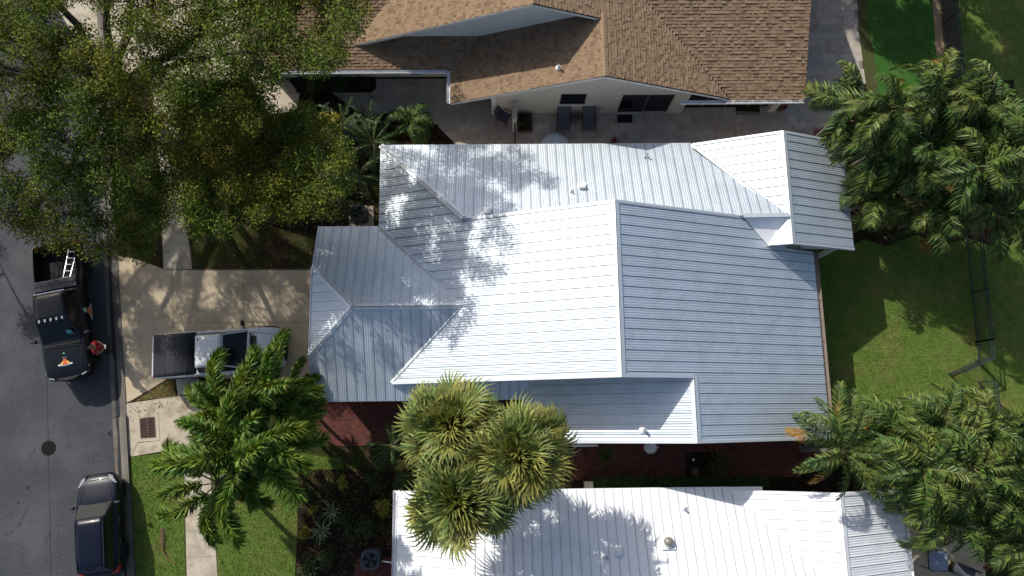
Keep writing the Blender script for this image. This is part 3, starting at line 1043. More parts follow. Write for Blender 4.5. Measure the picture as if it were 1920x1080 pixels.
# west wing wall: shutter, window, meter box
w = MB()
w.box((-5.9, 16.74, .6), (-4.95, 16.777, 2.1))
w.build('shutter', M['whitemetal'], h3)
w = MB()
w.box((-4.4, 16.6, .55), (-3.9, 16.775, 1.0))
w.build('meter_box', M['acgrey'], h3)
w = MB()
w.box((-3.9, 16.745, 1.2), (-2.75, 16.776, 2.15))
w.build('window', M['glass'], h3)
gutter((-2.52, 15.95, 2.30), (-10.4, 15.95, 2.30), M['whitemetal'], h3, 0.15, 0.12, side=-1)
gutter((-2.36, 14.33, 2.27), (-2.36, 15.95, 2.27), M['whitemetal'], h3, 0.15, 0.12, side=-1)
gutter((13.98, 14.23, 2.55), (8.3, 14.23, 2.55), M['whitemetal'], h3, 0.15, 0.12, side=-1)
lf = MB()
for _ in range(260):
    xx = random.uniform(9.9, 13.9)
    p = Vector((xx, 14.15 + random.uniform(-.05, .05), 2.47 + random.uniform(0, .05)))
    a, s = random.uniform(0, 6.3), random.uniform(.02, .05)
    dv = Vector((math.cos(a), math.sin(a), random.uniform(-.4, .4))) * s
    ev = Vector((-math.sin(a), math.cos(a), 0)) * s * .5
    lf.add([p - dv, p + ev, p + dv, p - ev], [(0, 1, 2, 3)])
tag(lf.build('gutter_leaves', M['stone'], h3), kind='stuff')
x, y = npt(LW, 1047, 128)
pipe_vent('slim vent pipe standing on the brown shingle slope at the shadow edge', LW, x, y, .04, .3)
t = thing('wall_ornament', 'white spider shaped ornament fixed to the stucco gable wall beside sliding door', 'wall ornament', (5.42, YW - .03, 1.83))
mb = MB()
for k in range(6):
    a = R_(20 + 60 * k)
    mb.tube([(0, 0, 0), (.13 * math.cos(a), -.05, .13 * math.sin(a)), (.2 * math.cos(a + .3), -.01, .2 * math.sin(a + .3))], [.025, .02, .006], 6)
mb.build('arms', M['whitemetal'], t, world=False)
mb = MB()
mb.lathe((0, -.01, -.04), [(.02, 0), (.05, .03), (.05, .05), (.02, .08)], 12)
mb.build('body', M['whitemetal'], t, world=False)
t = thing('wall_light', 'small lantern wall light low on the stucco gable wall beside the lounge chairs', 'wall light', (4.80, YW - .002, 0.62))
mb = MB()
mb.box((-.05, -.03, -.06), (.05, -.002, .06))
mb.build('back_plate', M['frame'], t, world=False)
mb = MB()
mb.lathe((0, -.09, -.09), [(.03, 0), (.05, .12), (.02, .17)], 10)
mb.build('lantern', M['lamp'], t, world=False)

# ================================================================== GROUND
Zs = lambda k: 0.004 * k
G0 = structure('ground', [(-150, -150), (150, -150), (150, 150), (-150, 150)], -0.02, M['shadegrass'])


def line_x(a, b):
    """x of the line through two ground points, as a function of y"""
    return lambda y: a[0] + (b[0] - a[0]) * (y - a[1]) / (b[1] - a[1])


ke = line_x(at(203, 640), at(222, 1000))             # asphalt / gutter edge
kb = line_x(at(231, 640), at(246, 1000))             # back of the kerb
ROAD_Z = -0.002
structure('street', [(-60, -40), (ke(-40), -40), (ke(60), 60), (-60, 60)], ROAD_Z, M['asphalt'])
# flat patches painted to hint at the mottled tree shade on the asphalt
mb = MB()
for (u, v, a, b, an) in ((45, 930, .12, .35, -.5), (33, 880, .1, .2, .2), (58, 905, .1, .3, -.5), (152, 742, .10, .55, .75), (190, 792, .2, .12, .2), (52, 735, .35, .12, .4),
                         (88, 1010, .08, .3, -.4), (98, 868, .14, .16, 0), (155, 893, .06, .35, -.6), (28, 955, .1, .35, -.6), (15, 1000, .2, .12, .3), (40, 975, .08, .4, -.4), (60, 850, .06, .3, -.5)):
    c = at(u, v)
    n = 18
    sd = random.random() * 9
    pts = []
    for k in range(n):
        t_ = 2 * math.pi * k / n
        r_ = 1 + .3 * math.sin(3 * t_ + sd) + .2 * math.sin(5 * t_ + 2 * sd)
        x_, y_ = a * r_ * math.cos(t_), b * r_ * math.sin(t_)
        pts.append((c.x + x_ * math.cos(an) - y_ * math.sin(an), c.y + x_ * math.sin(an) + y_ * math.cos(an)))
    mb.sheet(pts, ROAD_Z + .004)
tag(mb.build('road_dapples', M['asphalt_dapple']), kind='structure')
seam = MB()
for v0, v1 in ((560, 700), (700, 860), (860, 1080)):
    a, b = at(91 + (v0 - 860) * .02, v0, ROAD_Z + .003), at(91 + (v1 - 860) * .02, v1, ROAD_Z + .003)
    seam.bar(a, b, .02, .004)
tag(seam.build('road_seam', M['asphalt_patch']), kind='structure')

# kerb and gutter, one object per cast section
kerb = tag(bpy.data.objects.new('kerb', None), kind='structure')
COL.objects.link(kerb)
kp = [(0.0, 0.004), (0.26, 0.0), (0.36, 0.035), (0.46, 0.115), (0.52, 0.125), (0.66, 0.125)]
kp2 = [(0.0, 0.004), (0.26, 0.0), (0.36, 0.010), (0.46, 0.022), (0.52, 0.026), (0.66, 0.028)]
tangent = (Vector((ke(10) - ke(0), 10, 0))).normalized()
nrm = Vector((tangent.y, -tangent.x, 0))
y = -12.0
while y < 30:
    y1 = y + 3.05
    low = (-1.0 < y + 1.5 < 8.6)
    prof = kp2 if low else kp
    mb = MB()
    p0 = Vector((ke(y), y, 0)) + tangent * .006
    p1 = Vector((ke(y1), y1, 0)) - tangent * .006
    a = [p0 + nrm * d + Vector((0, 0, z)) for d, z in prof]
    b = [p1 + nrm * d + Vector((0, 0, z)) for d, z in prof]
    n = len(prof)
    mb.add(a + b, [(i, i + 1, n + i + 1, n + i) for i in range(n - 1)])
    base0, base1 = [q - Vector((0, 0, .12)) for q in (a[0], a[-1])], [q - Vector((0, 0, .12)) for q in (b[0], b[-1])]
    mb.add([a[0], a[-1], base0[1], base0[0], b[0], b[-1], base1[1], base1[0]], [(0, 1, 2, 3), (7, 6, 5, 4), (1, 5, 6, 2)])
    mb.build('kerb_section', M['kerb'], kerb)
    y = y1
mb = MB()
mb.sheet([(ke(-12), -12), (kb(-12), -12), (kb(30), 30), (ke(30), 30)], -0.006)
tag(mb.build('kerb_joint', M['dirt']), kind='structure')

mb = MB()
yy = -12.0
P0 = None
while yy < 14:
    w0 = .05 + .05 * (math.sin(yy * 1.7) * .5 + .5) + random.uniform(0, .04)
    c = ke(yy) + .27 + .02 * math.sin(yy * .9)
    q = [(c - w0, yy, .0065), (c + w0 * .8, yy, .0125)]
    if P0:
        mb.add([P0[0], P0[1], q[1], q[0]], [(0, 1, 2, 3)])
    P0 = q
    yy += .35
tag(mb.build('gutter_stain', M['asphalt_patch']), kind='structure')
# driveway of the main house
drive_n = [(216, 478), (262, 488), (308, 505), (360, 506), (586, 506)]
drive_s = [(586, 712), (470, 712), (326, 704), (290, 727), (238, 755), (231, 650)]
drive = px(drive_n) + px(drive_s)
structure('driveway', drive, Zs(2), M['concrete'])
mb = MB()
for p, q in (((308, 506), (362, 506)), ((322, 506), (330, 703)), ((455, 506), (460, 712)), ((330, 604), (584, 604))):
    mb.bar(at(*p, Zs(2) + .001), at(*q, Zs(2) + .001), .014, .003)
tag(mb.build('driveway_joints', M['dirt']), kind='structure')
mb = MB()
mb.bar(at(360, 505, .012), at(584, 504, .012), .07, .02)
mb.bar(at(246, 752, .012), at(328, 703, .012), .05, .02)
tag(mb.build('driveway_edge_dirt', M['dirt']), kind='structure')

# pavement: slabs as separate pieces
pave = tag(bpy.data.objects.new('pavement', None), kind='structure')
COL.objects.link(pave)


def slabs(l0, r0, l1, r1, n, z, m=None):
    for k in range(n):
        a, b = k / n, (k + 1) / n
        P = [l0.lerp(l1, a), r0.lerp(r1, a), r0.lerp(r1, b), l0.lerp(l1, b)]
        c = sum(P, Vector()) / 4
        P = [c + (p - c) * .992 for p in P]
        mb = MB()
        mb.prism([(p.x, p.y) for p in P], -.06, z + random.uniform(-.002, .003))
        mb.build('slab', m or M['walk'], pave)


slabs(at(302, 330), at(338, 330), at(307, 505), at(361, 505), 4, .022)
slabs(at(262, -60), at(322, -60), at(302, 330), at(338, 330), 8, .022)
slabs(at(329, 708), at(372, 706), at(334, 742), at(378, 740), 1, .022)
slabs(at(345, 856), at(392, 856), at(352, 1140), at(413, 1140), 6, .022)
mb = MB()
mb.sheet(px([(300, 330), (342, 330), (364, 505), (305, 505)]), Zs(1))
mb.sheet(px([(260, -60), (326, -60), (342, 330), (300, 330)]), Zs(1))
mb.sheet(px([(341, 856), (396, 856), (417, 1140), (348, 1140)]), Zs(1))
tag(mb.build('pavement_edge_soil', M['dirt']), kind='structure')

# drain inlet apron
ap = px([(228, 762), (240, 756), (326, 744), (400, 738), (400, 838), (340, 840), (247, 856), (226, 842)])
structure('drain_apron', ap, Zs(3), M['pad'])
mb = MB()
for p, q in (((240, 757), (262, 778)), ((247, 855), (258, 830)), ((258, 778), (298, 773)), ((258, 830), (300, 826))):
    mb.bar(at(*p, Zs(3) + .001), at(*q, Zs(3) + .001), .018, .004)
tag(mb.build('apron_joints', M['dirt']), kind='structure')
t = thing('storm_drain', 'rusty storm drain grate set in the pale concrete apron beside the street', 'drain', at(276, 803))
fr = px([(255, 776), (297, 773), (300, 826), (259, 829)])
mb = MB()
mb.prism(fr, .005, .026)
mb.build('concrete_frame', M['pad'], t)
q = [at(263, 785), at(290, 782), at(292, 819), at(265, 821)]
mb = MB()
mb.sheet([(p.x, p.y) for p in q], .028)
mb.build('pit', M['hole'], t)
mb = MB()
for a, b in ((0, 1), (1, 2), (2, 3), (3, 0)):
    mb.bar(q[a] + Vector((0, 0, .036)), q[b] + Vector((0, 0, .036)), .035, .016)
ma, mb_ = q[0].lerp(q[1], .5), q[3].lerp(q[2], .5)
mb.bar(ma + Vector((0, 0, .036)), mb_ + Vector((0, 0, .036)), .04, .015)
mb.build('grate_frame', M['rust'], t)
for k in range(1, 12):
    a = q[0].lerp(q[3], k / 12)
    b = q[1].lerp(q[2], k / 12)
    mb = MB()
    mb.bar(a + Vector((0, 0, .035)), b + Vector((0, 0, .035)), .026, .013)
    mb.build('grate_bar', M['rust'], t)
t = thing('manhole_cover', 'round dark manhole cover in the asphalt street', 'manhole cover', at(91, 840))
mb = MB()
mb.lathe((0, 0, -.01), [(.33, 0), (.33, .018), (.315, .018)], 36)
mb.build('rim', M['iron'], t, world=False)
mb = MB()
mb.lathe((0, 0, -.01), [(.31, 0), (.31, .02), (.305, .022)], 36)
for i in range(-3, 4):
    for j in range(-3, 4):
        if i * i + j * j < 10:
            mb.box((i * .08 - .025, j * .08 - .025, .0118), (i * .08 + .025, j * .08 + .025, .016))
mb.build('lid', M['iron'], t, world=False)

# lawns
tri = px([(252, 752), (327, 706), (330, 744)])
structure('verge_lawn', tri, Zs(2), M['drygrass'])
strip_l = px([(243, 858), (344, 843), (348, 1100), (246, 1100)])
structure('verge_lawn', strip_l, Zs(2), M['grass'])
front = px([(395, 842), (470, 830), (560, 850), (640, 860), (650, 900), (560, 960), (552, 1100), (410, 1100)])
structure('front_lawn', front, Zs(2), M['grass'])
side = px([(340, 745), (395, 720), (580, 715), (590, 800), (640, 842), (700, 838), (760, 830), (760, 885), (640, 880), (395, 850)])
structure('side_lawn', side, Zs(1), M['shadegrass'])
upper = px([(362, 170), (600, 240), (600, 503), (362, 503)])
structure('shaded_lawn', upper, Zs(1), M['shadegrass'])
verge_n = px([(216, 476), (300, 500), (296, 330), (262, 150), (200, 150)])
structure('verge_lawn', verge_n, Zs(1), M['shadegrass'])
back = [(13.3, -2.0), (22.9, -2.0), (22.3, 9.0), (20, 12.2), (13.3, 12.2)]
structure('back_lawn', back, Zs(2), M['grass'])
rear = [(22.9, -12), (60, -12), (60, 40), (20.2, 40), (20.6, 20), (22.3, 9)]
structure('rear_lawn', rear, Zs(1), M['grass'])
structure('soil_strip', [(13.2, -1.5), (14.2, -1.5), (14.3, 7.0), (13.2, 7.2)], Zs(3), M['dirt'])
bed1 = px([(560, 880), (650, 880), (760, 885), (765, 930), (745, 1100), (555, 1100)])
structure('mulch_bed', bed1, Zs(3), M['mulch'])
bed2 = px([(470, 110), (560, 130), (700, 230), (800, 220), (852, 268), (860, 300), (700, 300), (700, 420), (600, 440), (480, 420), (420, 200)])
structure('mulch_bed', bed2, Zs(4), M['mulch'])
bed3 = px([(556, 140), (704, 140), (706, 166), (696, 174), (556, 174)])
# patio of travertine tiles
patio_polys = [px([(540, 150), (846, 150), (1290, 205), (1560, 215), (1540, 250), (1500, 300), (856, 300), (818, 230), (760, 205), (700, 215), (600, 205), (560, 190)]),
               px([(1440, 215), (1380, 150), (1390, -60), (1607, -60), (1611, 60), (1618, 130), (1622, 180), (1560, 240), (1480, 260)])]
mbp = MB()
for P in patio_polys:
    mbp.sheet(P, Zs(1) if P is patio_polys[0] else Zs(1) + .002)
patio = tag(mbp.build('patio', M['joint']), kind='structure')
cand = []
yy = 10.6
row = 0
while yy < 26:
    xx = -13.0 + (row % 3) * .2
    while xx < 20:
        L = random.choice((.40, .61, .61, .20, .81))
        cx, cy = xx + L / 2, yy + .2
        if any(inside(cx, cy, P) for P in patio_polys):
            cand.append((xx, yy, L))
        xx += L
    yy += .405
    row += 1


def vis_tile(c):
    x_, y_, L = c
    if x_ < 14.0 and y_ > 14.85: return 9
    if y_ < 12.4 and x_ < 15: return 9
    if y_ > 14.6 and x_ < 13.5: return 8
    return 0 if (-1 < x_ < 19 and y_ < 22) else 1


cand.sort(key=lambda c: (vis_tile(c), -c[2]))
tmeshes = {}
stuff_t = MB()
for i, (xx, yy, L) in enumerate(cand):
    tn = random.choice((0, 0, 1, 1, 2, 3))
    if i < 300:
        key = (round(L, 2), tn)
        if key not in tmeshes:
            mb = MB()
            mb.box((.004, .004, -.004), (L - .004, .401, .006))
            tmeshes[key] = mb.mesh('tile', M['trav'][tn])
        o = link('tile', tmeshes[key], patio)
        o.location = (xx, yy, Zs(2) + random.uniform(-.0015, .0015))
    else:
        stuff_t.box((xx + .004, yy + .004, Zs(2) - .004), (xx + L - .004, yy + .401, Zs(2) + .006), tn)
tag(stuff_t.build('tile_field', M['trav'], patio), kind='stuff')
structure('mulch_bed', bed3, Zs(7), M['mulch'])
structure('mulch_bed', px([(556, 262), (700, 218), (760, 206), (815, 232), (852, 268), (870, 310), (560, 310)]), Zs(7), M['mulch'])
structure('mulch_bed', px([(1470, 262), (1545, 250), (1600, 205), (1700, 170), (1900, 150), (1900, 440), (1860, 462), (1820, 446), (1770, 458), (1715, 440), (1660, 462), (1620, 448), (1590, 466), (1556, 452), (1590, 380), (1560, 275)]), Zs(8), M['mulch'])
# neighbour's concrete drive under the oak
structure('neighbour_driveway', px([(60, -60), (500, -60), (478, 40), (470, 120), (430, 150), (190, 150), (160, 100)]), Zs(3), M['walk'])
structure('front_path', px([(462, 132), (500, 128), (540, 150), (562, 176), (556, 208), (500, 215), (480, 170)]), Zs(5), M['walk'])
structure('mulch_bed', px([(190, 150), (430, 150), (478, 170), (470, 215), (200, 205)]), Zs(4), M['mulch'])
# putting green
turf = px([(1616, -60), (1742, -60), (1766, 190), (1640, 190), (1634, 130), (1622, 60)])
structure('putting_green', turf, Zs(5), M['turf'])
structure('turf_fringe', px([(1604, -60), (1623, -60), (1628, 50), (1643, 130), (1648, 200), (1628, 200), (1622, 150), (1610, 60)]), Zs(6), M['fringe'])
structure('gravel_border', px([(1744, -60), (1757, -60), (1774, 150), (1766, 190), (1758, 150)]), Zs(6), M['gravel'])
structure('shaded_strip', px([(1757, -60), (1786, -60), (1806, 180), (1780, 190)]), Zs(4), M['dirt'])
# red brick paving
bp = [px([(572, 700), (590, 700), (590, 745), (980, 745), (980, 800), (764, 812), (752, 826), (700, 832), (650, 838), (612, 832), (592, 812), (580, 780)]),
      px([(980, 790), (1060, 825), (1520, 815), (1560, 840), (1500, 892), (1400, 893), (1060, 897), (1000, 880)])]
mbp = MB()
for i, P in enumerate(bp):
    mbp.sheet(P, Zs(4) + i * .002)
bpo = tag(mbp.build('brick_patio', M['dirt']), kind='structure')
mb = MB()
yy = -3.0
row = 0
while yy < 3.2:
    xx = -9.0 + (row % 2) * .1
    while xx < 14:
        if any(inside(xx + .1, yy + .05, P) for P in bp):
            z = .026 + random.uniform(-.002, .002)
            x0, x1, y0, y1 = xx + .004, xx + .196, yy + .004, yy + .096
            mb.add([(x0, y0, z), (x1, y0, z), (x1, y1, z), (x0, y1, z), (x0, y0, z - .01), (x1, y0, z - .01), (x1, y1, z - .01), (x0, y1, z - .01)],
                   [(0, 1, 2, 3), (0, 4, 5, 1), (1, 5, 6, 2), (2, 6, 7, 3), (3, 7, 4, 0)], random.randrange(3))
        xx += .2
    yy += .1
    row += 1
tag(mb.build('brick_paving', M['brick'], bpo), kind='stuff')
structure('planting_strip', px([(1060, 893), (1440, 889), (1600, 880), (1600, 925), (1040, 925)]), Zs(5), M['mulch'])
structure('planting_strip', px([(1285, 848), (1345, 848), (1345, 895), (1285, 895)]), Zs(9), M['mulch'])
structure('rear_patio', px([(1688, 960), (1800, 960), (1842, 1000), (1850, 1110), (1690, 1110)]), Zs(5), M['concrete'])
structure('utility_pad', px([(655, 386), (700, 386), (702, 426), (655, 426)]), Zs(8), M['walk'])
structure('utility_pad', px([(668, 1046), (745, 1044), (745, 1100), (662, 1100)]), Zs(5), M['brick'][1])


def blades(name, poly, dens, m, h=0.055, z=0.008, skip=()):
    xs = [p[0] for p in poly]
    ys = [p[1] for p in poly]
    area = (max(xs) - min(xs)) * (max(ys) - min(ys))
    n = int(area * dens)
    X = rng.uniform(min(xs), max(xs), n)
    Y = rng.uniform(min(ys), max(ys), n)
    keep = np.zeros(n, bool)
    for i in range(n):
        keep[i] = inside(X[i], Y[i], poly) and not any(inside(X[i], Y[i], s) for s in skip)
    X, Y = X[keep], Y[keep]
    n = len(X)
    a = rng.uniform(0, 2 * np.pi, n)
    w = rng.uniform(.008, .02, n)
    hh = h * rng.uniform(.5, 1.3, n)
    le = rng.uniform(.02, .06, n)
    la = rng.uniform(0, 2 * np.pi, n)
    V = np.zeros((n, 3, 3))
    V[:, 0] = np.stack([X - w * np.cos(a), Y - w * np.sin(a), np.full(n, z)], 1)
    V[:, 1] = np.stack([X + w * np.cos(a), Y + w * np.sin(a), np.full(n, z)], 1)
    V[:, 2] = np.stack([X + le * np.cos(la), Y + le * np.sin(la), z + hh], 1)
    o = fast_mesh(name, V.reshape(-1, 3), np.arange(n * 3).reshape(n, 3), m)
    return tag(o, kind='stuff')


def fast_mesh(name, V, F, m, parent=None, mi=None):
    me = bpy.data.meshes.new(name)
    nv, nf, k = len(V), len(F), F.shape[1]
    me.vertices.add(nv)
    me.vertices.foreach_set('co', np.asarray(V, np.float32).ravel())
    me.loops.add(nf * k)
    me.loops.foreach_set('vertex_index', np.asarray(F, np.int32).ravel())
    me.polygons.add(nf)
    me.polygons.foreach_set('loop_start', np.arange(0, nf * k, k, dtype=np.int32))
    for mm in (m if isinstance(m, (list, tuple)) else [m]):
        me.materials.append(mm)
    if mi is not None:
        me.polygons.foreach_set('material_index', np.asarray(mi, np.int32))
    me.update()
    me.validate()
    return link(name, me, parent)


blades('grass', tri, 500, M['dryblade'], .05)
blades('grass', strip_l, 420, M['blade'], .06)
blades('grass', front, 380, M['blade'], .06)
blades('grass', side, 150, M['blade'], .06)
blades('grass', upper, 120, M['blade'], .07, skip=[bed2])
blades('grass', back, 330, M['blade'], .055)
blades('grass', [(22.3, -3), (28, -3), (28, 12), (22, 12)], 160, M['blade'], .06)
# leaf litter
lm = MB()
for poly, n in ((bed1, 500), (bed2, 500), (upper, 500), (px([(238, 752), (330, 704), (334, 760), (262, 790), (240, 800)]), 120), (px([(1290, 205), (1500, 215), (1480, 250), (1280, 260)]), 30), (drive, 25)):
    xs, ys = [p[0] for p in poly], [p[1] for p in poly]
    for _ in range(n):
        x_, y_ = random.uniform(min(xs), max(xs)), random.uniform(min(ys), max(ys))
        if not inside(x_, y_, poly):
            continue
        a, s = random.uniform(0, 6.3), random.uniform(.02, .055)
        p = Vector((x_, y_, .035))
        dv = Vector((math.cos(a), math.sin(a), random.uniform(-.2, .3))) * s
        ev = Vector((-math.sin(a), math.cos(a), random.uniform(-.2, .2))) * s * .5
        lm.add([p - dv, p + ev, p + dv, p - ev], [(0, 1, 2, 3)])
tag(lm.build('fallen_leaves', M['deadleaf']), kind='stuff')

# ================================================================== VEGETATION


def leaf_cloud(centers, radii, per, size, flat=.75, up=.55):
    """many small bent leaf quads spread through the crown's clumps"""
    Vs = []
    for (c, r) in zip(centers, radii):
        n = int(per * r * r)
        d = rng.normal(size=(n, 3))
        d /= np.linalg.norm(d, axis=1)[:, None]
        rr = r * rng.uniform(.05, 1, n) ** .55
        P = np.array(c) + d * rr[:, None] * np.array([1, 1, flat])
        P += rng.normal(scale=.07 * r, size=(n, 3))
        nn = rng.normal(size=(n, 3)) + np.array([0, 0, up * 1.6]) + d * .5
        nn /= np.linalg.norm(nn, axis=1)[:, None]
        a = np.cross(nn, rng.normal(size=(n, 3)))
        a /= np.linalg.norm(a, axis=1)[:, None]
        b = np.cross(nn, a)
        s = (size * rng.uniform(.6, 1.35, n))[:, None]
        V = np.stack([P - a * s, P - b * s * .45 + nn * s * .12, P + a * s, P + b * s * .45 + nn * s * .12], 1)
        Vs.append(V)
    V = np.concatenate(Vs)
    return V.reshape(-1, 3), np.arange(len(V) * 4).reshape(-1, 4)


def broad_tree(name, label, base, fork_z, clumps, m, per, size, trunk_r, group=None, limbs=8, flat=.7):
    """trunk, limbs that branch towards the leaf clumps, and the crown"""
    base = Vector(base)
    t = thing(name, label, 'tree', base, group=group)
    C = [Vector(c) for c, r in clumps]
    fork = Vector((base.x, base.y, fork_z))
    tr = MB()
    tr.tube([base, base.lerp(fork, .5) + Vector((.06, -.05, 0)), fork], [trunk_r * 1.35, trunk_r, trunk_r * .9], 10)
    tr.build('trunk', M['bark'], t)
    # limbs to evenly spread far clumps
    ang = [(math.atan2(c.y - fork.y, c.x - fork.x), c) for c in C]
    nodes = []
    for k in range(limbs):
        a0 = -math.pi + 2 * math.pi * k / limbs
        sel = [c for a, c in ang if a0 <= a < a0 + 2 * math.pi / limbs]
        if not sel:
            continue
        sel.sort(key=lambda c: (c - fork).length)
        end = sel[int(len(sel) * .8)]
        pts = []
        for i in range(6):
            s = i / 5
            p = fork.lerp(end, s)
            p.z = fork.z + (end.z - fork.z) * (s ** .75) - .25 * math.sin(math.pi * s)
            p += Vector((random.uniform(-.3, .3), random.uniform(-.3, .3), 0)) * (math.sin(math.pi * s))
            pts.append(p)
        mb = MB()
        mb.tube(pts, [trunk_r * .62 * (1 - .78 * i / 5) for i in range(6)], 7)
        mb.build('limb', M['bark'], t)
        nodes += pts[1:]
    br = MB()
    left = list(C)
    left.sort(key=lambda c: min((c - q).length for q in nodes))
    for c in left:
        nd = min(nodes, key=lambda q: (q - c).length)
        L = (c - nd).length
        bow = Vector((random.uniform(-.16, .16), random.uniform(-.16, .16), random.uniform(-.02, .14))) * min(1.5, L)
        m1, m2 = nd.lerp(c, .35) + bow, nd.lerp(c, .7) + bow * .8
        r0 = min(.06, .016 + .018 * L)
        br.tube([nd, m1, m2, c], [r0, r0 * .75, r0 * .5, .010], 5)
        nodes += [m1, m2, c]
        for _ in range(2):
            d = Vector((random.uniform(-1, 1), random.uniform(-1, 1), random.uniform(-.2, .5))).normalized() * .6
            br.tube([c, c + d * .5 + Vector((0, 0, .06)), c + d], [.010, .007, .004], 4)
    tag(br.build('branches', M['bark'], t), kind='stuff')
    V, F = leaf_cloud([tuple(c) for c in C], [r for _, r in clumps], per, size, flat)
    V = V - np.array(ORI[t.name])
    tag(fast_mesh('crown', V, F, m, t), kind='stuff')
    return t


def clump_field(poly, n, zf, r, gaps=(), jz=.5, sep=26):
    us, vs_ = [p[0] for p in poly], [p[1] for p in poly]
    out = []
    pts = []
    tries = 0
    while len(out) < n and tries < n * 60:
        tries += 1
        u, v = random.uniform(min(us), max(us)), random.uniform(min(vs_), max(vs_))
        if not inside(u, v, poly) or any(math.hypot(u - a, v - b) < c for a, b, c in gaps):
            continue
        if u < -20 and random.random() < .72:
            continue
        if any(math.hypot(u - a, v - b) < sep for a, b in pts):
            continue
        pts.append((u, v))
        z = zf(u, v) + random.uniform(-jz, jz)
        out.append((tuple(at(u, v, z)), random.uniform(*r)))
    return out


oakA = [(-330, -160), (700, -170), (680, -30), (665, 40), (650, 105), (590, 140), (540, 120), (500, 190), (470, 235), (400, 250), (350, 290), (322, 345), (300, 420), (282, 480), (225, 478), (160, 462), (70, 446), (30, 410), (-60, 420), (-330, 330)]
gapsA = [(a_, b_, c_ * .70) for a_, b_, c_ in [(190, 40, 46), (140, 15, 36), (240, 120, 36), (225, 75, 36), (130, 160, 24), (300, 205, 32), (275, 195, 28), (308, 300, 24), (300, 265, 26), (30, 300, 34), (15, 130, 38),
         (525, 175, 36), (440, 90, 18), (575, 50, 26), (110, 280, 24), (40, 60, 16), (330, 20, 18), (410, 30, 20), (450, 0, 16), (60, 190, 18), (190, 260, 16), (130, 370, 16)]]


def zA(u, v):
    k = min(1, max(0, (v - 120) / 340))
    return 9.4 - 4.7 * k ** 1.15 - 1.5 * min(1, max(0, (100 - u) / 400)) + .5 * math.sin(u * .031) * math.sin(v * .027)


cl = clump_field(oakA, 600, zA, (.36, .80), gapsA, .9, 17)
low = [(c, r * .8) for c, r in clump_field(oakA, 60, lambda u, v: zA(u, v) - 2.0, (.5, .8), gapsA, .8, 22)]
broad_tree('oak_tree', 'huge live oak spreading over the street and the neighbouring drive at upper left', at(287, 236), 3.4, cl + low, M['oak'], 1150, .056, .36, limbs=12)
oakB = [(345, 260), (400, 205), (470, 180), (560, 190), (600, 240), (600, 330), (560, 385), (500, 400), (440, 420), (370, 430), (335, 380)]
oakC = [(440, 250), (470, 205), (560, 210), (620, 235), (648, 290), (652, 355), (600, 395), (520, 392), (450, 330)]
gapsB = [(540, 175, 40), (690, 230, 40), (470, 440, 30), (440, 330, 14), (560, 262, 16), (600, 325, 12), (520, 330, 14), (630, 262, 12)]
cl = clump_field(oakB, 84, lambda u, v: 4.9 + 2.1 * min(1, max(0, (v - 250) / 80)), (.45, .8), gapsB, .7, 17)
cl += clump_field(oakC, 120, lambda u, v: 5.6 + 2.5 * min(1, max(0, (u - 450) / 170)) - .8 * abs(v - 310) / 90, (.26, .62), gapsB, 1.0, 10)
broad_tree('oak_tree', 'smaller dark oak between the big oak and the corner of the metal roof', at(520, 345), 3.2, cl, M['oak'], 1100, .056, .2, limbs=9)
# the tree past the top edge whose shade covers the rear lawn
cl = []
for _ in range(200):
    a_, r_ = random.uniform(0, 6.28), random.uniform(0, 1) ** .5
    cl.append(((19.6 + 5.6 * r_ * math.cos(a_), 26.5 + 5.8 * r_ * math.sin(a_), 7.6 + random.uniform(-1.2, 1.2) - 1.5 * r_), random.uniform(.6, 1.0)))
broad_tree('shade_tree', 'leafy tree just beyond the top edge whose shade covers the rear lawn', (18.6, 26.5, 0), 3.0, cl, M['dark_leaf'], 620, .10, .22, limbs=7)


def bush(name, label, cat, c, r, h, m, per=420, size=.07, n=7, group=None):
    c = Vector(c)
    t = thing(name, label, cat, (c.x, c.y, 0), group=group)
    cen, rad = [], []
    for k in range(n):
        a = random.uniform(0, 6.28)
        q = random.uniform(0, .6) * r
        cen.append((q * math.cos(a), q * math.sin(a), h * random.uniform(.45, .85)))
        rad.append(r * random.uniform(.4, .6))
    mb = MB()
    for k in range(4):
        x_, y_, z_ = cen[k % n]
        mb.tube([(0, 0, 0), (x_ * .5, y_ * .5, z_ * .6), (x_, y_, z_)], [.03, .018, .008], 5)
    mb.build('stems', M['bark'], t, world=False)
    V, F = leaf_cloud(cen, rad, per / max(.25, r), size, .8, .8)
    V[:, 2] = np.maximum(V[:, 2], .02)
    tag(fast_mesh('foliage', V, F, m, t), kind='stuff')
    return t


